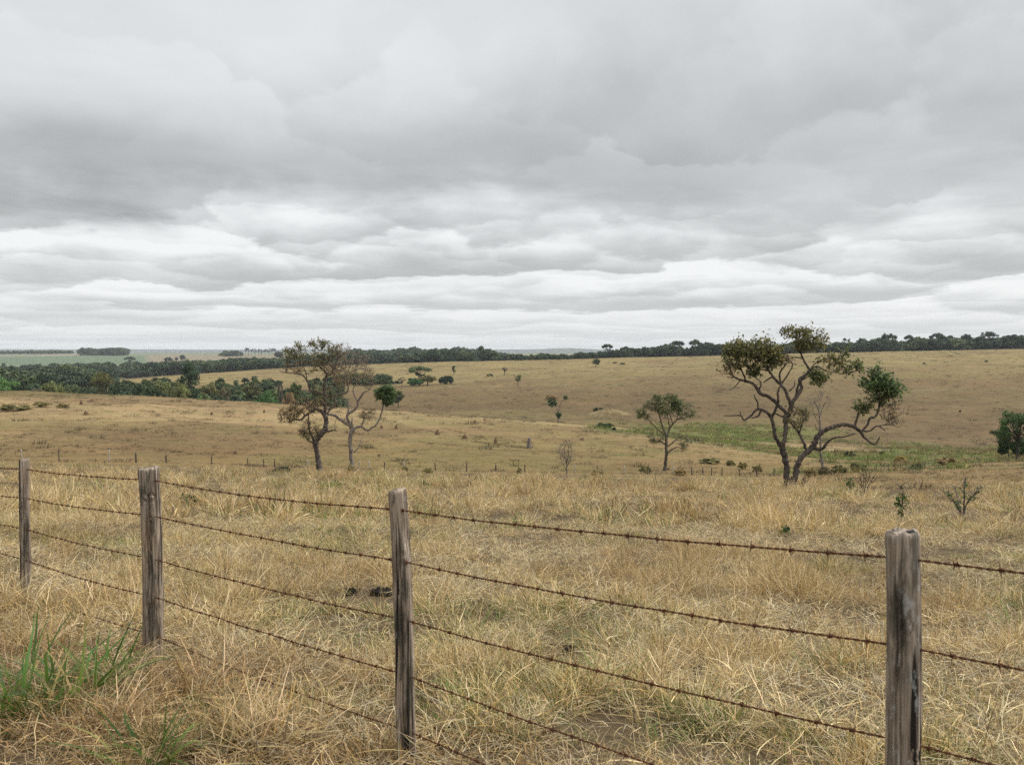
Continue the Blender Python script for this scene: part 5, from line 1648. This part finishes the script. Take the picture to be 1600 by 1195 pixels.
# ------------------------------------------------------------------ small plants in the meadow
def sapling(name, cat, label, px, py_base, px_h, stems, leaf_n, leaf, pal, spread=0.28, bark=M_BARK, bare=False):
    b = hit(px, py_base)
    H = px_h * b[1] / F
    g = RNG
    root = empty(name, b); tag(root, label, cat)
    wm = MB(); C = []; sz = []
    for s in range(stems):
        a = g.uniform(0, 2 * PI)
        top = np.array([math.cos(a) * spread * H * g.uniform(0.3, 1), math.sin(a) * spread * H * g.uniform(0.3, 1), H * g.uniform(0.65, 1.0)])
        if s == 0: top = np.array([0.03, 0, H])
        Q = catmull([np.array([0, 0, -0.08]), top * np.array([0.25, 0.25, 0.4]) + g.normal(0, 0.03 * H, 3), top * np.array([0.7, 0.7, 0.75]), top], 4)
        wm.tube(Q, np.linspace(0.014, 0.005, len(Q)) * (1 + 0.3 * H), 5)
        for i in range(leaf_n):
            t = g.uniform(0.25, 1.0); k = int(t * (len(Q) - 1))
            e = Q[k] + rand_unit(1)[0] * np.array([1, 1, 0.5]) * leaf * g.uniform(0.4, 1.1)
            wm.tube(np.array([Q[k], e]), np.array([0.004, 0.003]), 3, False)
            C.append(e); sz.append(leaf * g.uniform(0.6, 1.2))
        if bare:
            for i in range(4):
                k = int(g.uniform(0.4, 1.0) * (len(Q) - 1))
                e = Q[k] + np.array([g.normal(0, 0.12), g.normal(0, 0.12), g.uniform(0.05, 0.25)]) * H
                wm.tube(catmull([Q[k], (Q[k] + e) / 2 + g.normal(0, 0.02 * H, 3), e], 3), np.linspace(0.008, 0.003, 7), 4, False)
    wm.build('stem', bark, root)
    if C:
        C = np.array(C); cols = np.array(LEAFPAL[pal])[g.integers(0, len(LEAFPAL[pal]), len(C))] * g.uniform(0.8, 1.3, (len(C), 1))
        lm = MB(); lm.quads(leaf_quads(C, np.array(sz), 0.55, 0.3, 0.5), cols)
        lm.build('foliage', M_LEAF, root, False)
    return root


LEAFPAL['bright'] = [(0.050, 0.105, 0.022), (0.070, 0.135, 0.030), (0.035, 0.075, 0.018)]
sapling('sapling', 'plant', 'leafy green sapling in the dry meadow above the lichen blotched post', 1408, 814, 48, 3, 20, 0.12, 'bright', 0.16)
sapling('sapling', 'plant', 'small drooping green sapling between the arched limb tree and the dead shrub', 1328, 776, 30, 3, 18, 0.14, 'bright', 0.22)
sapling('weedy_shrub', 'plant', 'straggly thin stemmed weed clump in the right of the meadow', 1505, 806, 60, 8, 9, 0.11, 'bright', 0.6, M_BARKP, True)
sapling('dead_shrub', 'plant', 'dead brown shrub with two bare upright stems beside the small drooping sapling', 1352, 774, 40, 7, 0, 0.1, 'dry', 0.5, M_BARK, True)
sapling('meadow_weed', 'plant', 'broad leaved green weed behind the top wire near the squared post', 297, 794, 22, 5, 12, 0.14, 'bright', 0.8)
sapling('meadow_weed', 'plant', 'small pale green weed below the pale trunked tree', 547, 778, 16, 3, 12, 0.13, 'bright', 0.4)
sapling('meadow_weed', 'plant', 'tiny green weed in the meadow behind the leaning post', 663, 763, 9, 4, 12, 0.14, 'bright', 0.7)
sapling('meadow_weed', 'plant', 'low green weed left of the round post behind the wires', 1226, 838, 18, 4, 8, 0.08, 'bright', 0.6)
sapling('weedy_shrub', 'plant', 'brown leafy sprout at the foot of the arched limb tree', 1254, 765, 20, 6, 12, 0.12, 'dry', 0.5)


# ------------------------------------------------------------------ broad green grass clumps by the fence
def grass_clump(label, px, py, n, ln, wd, mix, lean=0.45):
    b = hit(px, py)
    m = blades(n, 0.14, ln, wd, (lean, 0.30), (0.95, 0.5), {**mix, 'straw': 0.5}, 6, 0.05, 0.10)
    o = m.build('grass_clump', M_LEAF, None, True, b)
    tag(o, label, 'grass clump', 'broad bladed green grass clumps')


BG = {'green': 6, 'deep': 4, 'olive': 1.0, 'straw': 0.6}
grass_clump('broad bladed green grass clump at the left foot of the squared post', 118, 1105, 80, (0.32, 0.60), (0.013, 0.027), BG)
grass_clump('broad bladed green grass clump in the lower left corner', 30, 1128, 76, (0.32, 0.60), (0.013, 0.027), BG)
grass_clump('sprawling green grass clump behind the lower left corner clump', 62, 1068, 60, (0.30, 0.55), (0.012, 0.025), BG, 0.9)
grass_clump('thin green grass clump below the squared post', 165, 1072, 44, (0.26, 0.48), (0.011, 0.021), BG)
grass_clump('green grass clump cut by the bottom edge left of the leaning post', 225, 1198, 44, (0.24, 0.44), (0.010, 0.021), BG)
grass_clump('upright green grass clump under the third wire', 950, 1085, 40, (0.2, 0.40), (0.008, 0.014), {'green': 4, 'olive': 3, 'straw': 2})
grass_clump('upright green grass clump under the lowest wires near the middle', 1108, 1135, 40, (0.2, 0.40), (0.008, 0.014), {'green': 4, 'olive': 3, 'straw': 2})
grass_clump('green grass clump with straw blades at the right edge', 1590, 985, 34, (0.25, 0.50), (0.008, 0.014), {'green': 4, 'olive': 3, 'straw': 2})


# ------------------------------------------------------------------ cow dung
def dung(label, px, py, w):
    b = hit(px, py)
    mb = MB(); ns, nr = 26, 7
    s = w * b[1] / F / 2
    th = np.arange(ns) * 2 * PI / ns
    V = []; sd = int(px)
    for i in range(nr):
        t = i / (nr - 1)
        r = s * (1 - 0.96 * t ** 2.6) * (1 + 0.5 * (vnoise(th * 1.2 + sd, np.full(ns, 1.0), sd) - 0.5))
        V.append(np.stack([r * np.cos(th), r * np.sin(th) * 0.8, np.full(ns, -0.06 + 0.075 * min(1.0, t * 2.2) + 0.012 * t) + 0.035 * (vnoise(th * 4, np.full(ns, t * 6.0), sd + 3) - 0.5)], 1))
    fs = [(i * ns + k, i * ns + (k + 1) % ns, (i + 1) * ns + (k + 1) % ns, (i + 1) * ns + k) for i in range(nr - 1) for k in range(ns)]
    fs.append(tuple((nr - 1) * ns + k for k in range(ns)))
    mb.add(np.concatenate(V), fs)
    tag(mb.build('cow_pat', M_DUNG, None, True, b + np.array([0, 0, 0.035])), label, 'cow pat', 'dry dark cow pats in the grass')


for (px, py, w, lb) in PATS: dung(lb, px, py, w)

# ------------------------------------------------------------------ air
mb = MB()
a, z0, z1 = 9900.0, -60.0, 34.0
V = [(-a, -a, z0), (a, -a, z0), (a, a, z0), (-a, a, z0), (-a, -a, z1), (a, -a, z1), (a, a, z1), (-a, a, z1)]
mb.add(V, [(0, 3, 2, 1), (4, 5, 6, 7), (0, 1, 5, 4), (1, 2, 6, 5), (2, 3, 7, 6), (3, 0, 4, 7)])
hm = bpy.data.materials.new('haze'); hm.use_nodes = True
nt = hm.node_tree; nt.nodes.clear()
o_ = nt.nodes.new('ShaderNodeOutputMaterial'); pv = nt.nodes.new('ShaderNodeVolumePrincipled')
pv.inputs['Color'].default_value = (0.90, 0.95, 1.0, 1); pv.inputs['Density'].default_value = 0.000065
nt.links.new(pv.outputs[0], o_.inputs['Volume'])
HAZE = True
if HAZE:
    hz_o = mb.build('haze', hm, None, False)
    tag(hz_o, 'thin pale air softening the far woods and hills', 'haze', kind='stuff')

# ------------------------------------------------------------------ light and sky
SUN_EL, SUN_AZ = 42.0, 72.0         # in the right hand sky, veiled by cloud
ld = bpy.data.lights.new('sun', 'SUN'); ld.energy = 1.5; ld.angle = R(14); ld.color = (1.0, 0.955, 0.89)
sun = bpy.data.objects.new('sun', ld); COL.objects.link(sun)
az = R(SUN_AZ); el = R(SUN_EL)
to_sun = Vector((math.sin(az) * math.cos(el), math.cos(az) * math.cos(el), math.sin(el)))
sun.rotation_euler = (-to_sun).to_track_quat('-Z', 'Y').to_euler()

W = bpy.data.worlds.new('World'); S.world = W; W.use_nodes = True
nt = W.node_tree; nt.nodes.clear(); L = nt.links.new
wout = nt.nodes.new('ShaderNodeOutputWorld')
sky = nt.nodes.new('ShaderNodeTexSky'); sky.sky_type = 'NISHITA'; sky.sun_disc = False
sky.sun_elevation = el; sky.sun_rotation = az; sky.air_density = 1.2; sky.dust_density = 2.0
bg1 = nt.nodes.new('ShaderNodeBackground'); bg1.inputs[1].default_value = 0.08
L(sky.outputs[0], bg1.inputs[0])
tc = nt.nodes.new('ShaderNodeTexCoord')
sx = nt.nodes.new('ShaderNodeSeparateXYZ'); L(tc.outputs['Generated'], sx.inputs[0])
dx, dy, dz = sx.outputs
zc = mathn(nt, 'MAXIMUM', dz, 0.0)
el_ = mathn(nt, 'ADD', zc, 0.016)
inv = mathn(nt, 'DIVIDE', 1.0, el_)
PX = mathn(nt, 'MULTIPLY', dx, inv); PY = mathn(nt, 'MULTIPLY', dy, inv)     # where the view meets a flat deck one unit up


def deck(h, sc=(1, 1), off=(0, 0, 0)):
    c = nt.nodes.new('ShaderNodeCombineXYZ')
    L(mathn(nt, 'MULTIPLY', PX, h * sc[0]), c.inputs[0]); L(mathn(nt, 'MULTIPLY', PY, h * sc[1]), c.inputs[1])
    c.inputs[2].default_value = h * 1.2
    return mapping(nt, c.outputs[0], (1, 1, 1), off)


def sstep(x, a, b):
    n = nt.nodes.new('ShaderNodeMapRange'); n.interpolation_type = 'SMOOTHSTEP'
    for k, v in ((0, x), (1, a), (2, b), (3, 0.0), (4, 1.0)):
        if isinstance(v, (int, float)): n.inputs[k].default_value = v
        else: L(v, n.inputs[k])
    return n.outputs[0]


SKO = (3.1, 0.4, 0.0)
# broad variation of the deck, and the heavy bank that reaches some six deck heights out
big = noise(nt, deck(1.0, (0.20, 0.20), (SKO[0] + 4.2, SKO[1] + 2.2, 0)), 1.0, 3, 0.5, 0.2)
soft = noise(nt, deck(1.0, (0.55, 0.40), (1.7, 5.1, 0)), 1.0, 5, 0.58, 0.2)
dist = mathn(nt, 'SQRT', mathn(nt, 'ADD', mathn(nt, 'MULTIPLY', mathn(nt, 'MULTIPLY', PX, PX), 0.12), mathn(nt, 'MULTIPLY', PY, PY)))
wob = mathn(nt, 'ADD', mathn(nt, 'MULTIPLY', mathn(nt, 'SUBTRACT', big, 0.5), 5.0), mathn(nt, 'MULTIPLY', mathn(nt, 'SUBTRACT', soft, 0.5), 4.0))
dw = mathn(nt, 'ADD', dist, wob)
bank = mathn(nt, 'SUBTRACT', 1.0, sstep(dw, 5.6, 7.2))
fade = sstep(zc, 0.0, 0.075)                                 # detail melts away towards the skyline
lnz = mathn(nt, 'LOGARITHM', el_, math.e)
AZ = mathn(nt, 'ARCTAN2', dx, dy)


def vec2(x, y, z=0.0):
    c = nt.nodes.new('ShaderNodeCombineXYZ')
    for k, v in enumerate((x, y, z)):
        if isinstance(v, (int, float)): c.inputs[k].default_value = v
        else: L(v, c.inputs[k])
    return c.outputs[0]


UV = vec2(mathn(nt, 'MULTIPLY', AZ, 6.0), mathn(nt, 'MULTIPLY', lnz, 2.3))
n0 = noise(nt, mapping(nt, UV, (1.2, 1.0, 1), (0, 0, 2.3)), 1.0, 5, 0.52, 0.2)


def warp(scale, seed, det, amp):
    """Row coordinates with ragged, billowing displacement."""
    w = nt.nodes.new('ShaderNodeTexNoise'); w.inputs['Scale'].default_value = scale; w.inputs['Detail'].default_value = det
    w.inputs['Roughness'].default_value = 0.58
    L(mapping(nt, UV, (1, 1, 1), (seed, seed * 0.7, seed)), w.inputs['Vector'])
    m = nt.nodes.new('ShaderNodeVectorMath'); m.operation = 'SUBTRACT'; L(w.outputs['Color'], m.inputs[0]); m.inputs[1].default_value = (0.5, 0.5, 0.5)
    k = nt.nodes.new('ShaderNodeVectorMath'); k.operation = 'SCALE'; L(m.outputs[0], k.inputs[0]); k.inputs['Scale'].default_value = amp
    d = nt.nodes.new('ShaderNodeVectorMath'); d.operation = 'ADD'; L(UV, d.inputs[0]); L(k.outputs[0], d.inputs[1])
    return d.outputs[0]


def heaps(scl, off, seed, det, amp, smo):
    """Heap clouds: each cell is one cloud, from 0 at its flat shaded base to 1 at its pale top."""
    w = mapping(nt, warp(1.3, seed, det, amp), scl, off)
    v = nt.nodes.new('ShaderNodeTexVoronoi'); v.voronoi_dimensions = '2D'; v.feature = 'SMOOTH_F1'; v.inputs['Smoothness'].default_value = smo; v.inputs['Scale'].default_value = 1.0
    v.inputs['Randomness'].default_value = 0.95
    L(w, v.inputs['Vector'])
    d = nt.nodes.new('ShaderNodeVectorMath'); d.operation = 'SUBTRACT'; L(w, d.inputs[0]); L(v.outputs['Position'], d.inputs[1])
    q = nt.nodes.new('ShaderNodeSeparateXYZ'); L(d.outputs[0], q.inputs[0])
    return sstep(q.outputs[1], -0.50, 0.55), v.outputs['Distance']


h1, e1 = heaps((1.15, 1.12, 1), (3.3, 0.2, 0), 2.0, 8, 1.25, 0.32)
h2, e2 = heaps((1.9, 2.3, 1), (7.1, 4.0, 0), 5.0, 8, 1.1, 0.42)
lum = mathn(nt, 'ADD', 0.555, mathn(nt, 'MULTIPLY', h1, 0.26))
lum = mathn(nt, 'ADD', lum, mathn(nt, 'MULTIPLY', mathn(nt, 'SUBTRACT', h2, 0.5), 0.10))
lum = mathn(nt, 'ADD', lum, mathn(nt, 'MULTIPLY', mathn(nt, 'SUBTRACT', n0, 0.5), 0.34))
lum = mathn(nt, 'SUBTRACT', lum, mathn(nt, 'MULTIPLY', mathn(nt, 'SUBTRACT', soft, 0.5), 0.16))
lum = mathn(nt, 'ADD', 0.515, mathn(nt, 'MULTIPLY', sstep(lum, 0.44, 0.92), 0.43))
dw = mathn(nt, 'ADD', dw, mathn(nt, 'MULTIPLY', mathn(nt, 'ADD', mathn(nt, 'SUBTRACT', n0, 0.5), mathn(nt, 'MULTIPLY', mathn(nt, 'SUBTRACT', 0.5, h1), 0.16)), 3.0))
bank = mathn(nt, 'SUBTRACT', 1.0, sstep(dw, 5.0, 7.4))
# inside the bank only soft grey folds show
bl = mathn(nt, 'SUBTRACT', 0.745, mathn(nt, 'MULTIPLY', sstep(dw, 2.2, 5.4), 0.24))
bl = mathn(nt, 'SUBTRACT', bl, mathn(nt, 'MULTIPLY', mathn(nt, 'SUBTRACT', big, 0.5), 0.62))
bl = mathn(nt, 'ADD', bl, mathn(nt, 'MULTIPLY', mathn(nt, 'SUBTRACT', h1, 0.5), 0.012))
bl = mathn(nt, 'ADD', bl, mathn(nt, 'MULTIPLY', AZ, 0.17))
bl = mathn(nt, 'ADD', bl, mathn(nt, 'MULTIPLY', mathn(nt, 'SUBTRACT', soft, 0.5), 0.52))
bf = mathn(nt, 'MULTIPLY', bank, 0.93)
lum = mathn(nt, 'ADD', mathn(nt, 'MULTIPLY', lum, mathn(nt, 'SUBTRACT', 1.0, bf)), mathn(nt, 'MULTIPLY', bl, bf))
lum = mathn(nt, 'ADD', mathn(nt, 'MULTIPLY', lum, mathn(nt, 'ADD', 0.25, mathn(nt, 'MULTIPLY', fade, 0.75))), mathn(nt, 'MULTIPLY', mathn(nt, 'SUBTRACT', 1.0, fade), 0.75 * 0.78))
lum = mathn(nt, 'MINIMUM', mathn(nt, 'MAXIMUM', lum, 0.36), 0.90)
zen = sstep(dz, 0.36, 0.75)                                  # an overcast sky is brightest overhead
lum = mathn(nt, 'MULTIPLY', lum, mathn(nt, 'ADD', 0.79, mathn(nt, 'MULTIPLY', zen, 1.50)))
tintc = ramp(nt, lum, [(0.36, (0.945, 0.985, 1.0)), (0.6, (0.962, 0.988, 1.0)), (0.85, (0.985, 0.995, 1.0))])
cl = mixc(nt, 1.0, tintc, lum, 'MULTIPLY')
bg2 = nt.nodes.new('ShaderNodeBackground'); L(cl, bg2.inputs[0]); bg2.inputs[1].default_value = 1.0
mx = nt.nodes.new('ShaderNodeMixShader'); mx.inputs[0].default_value = 0.96
L(bg1.outputs[0], mx.inputs[1]); L(bg2.outputs[0], mx.inputs[2]); L(mx.outputs[0], wout.inputs[0])

S.view_settings.view_transform = 'Standard'; S.view_settings.look = 'None'
S.view_settings.gamma = 1.0; S.view_settings.exposure = 0.42
S.render.engine = 'CYCLES'
S.cycles.max_bounces = 6; S.cycles.diffuse_bounces = 3; S.cycles.transmission_bounces = 3; S.cycles.volume_bounces = 0
S.cycles.transparent_max_bounces = 4
S.cycles.use_denoising = False
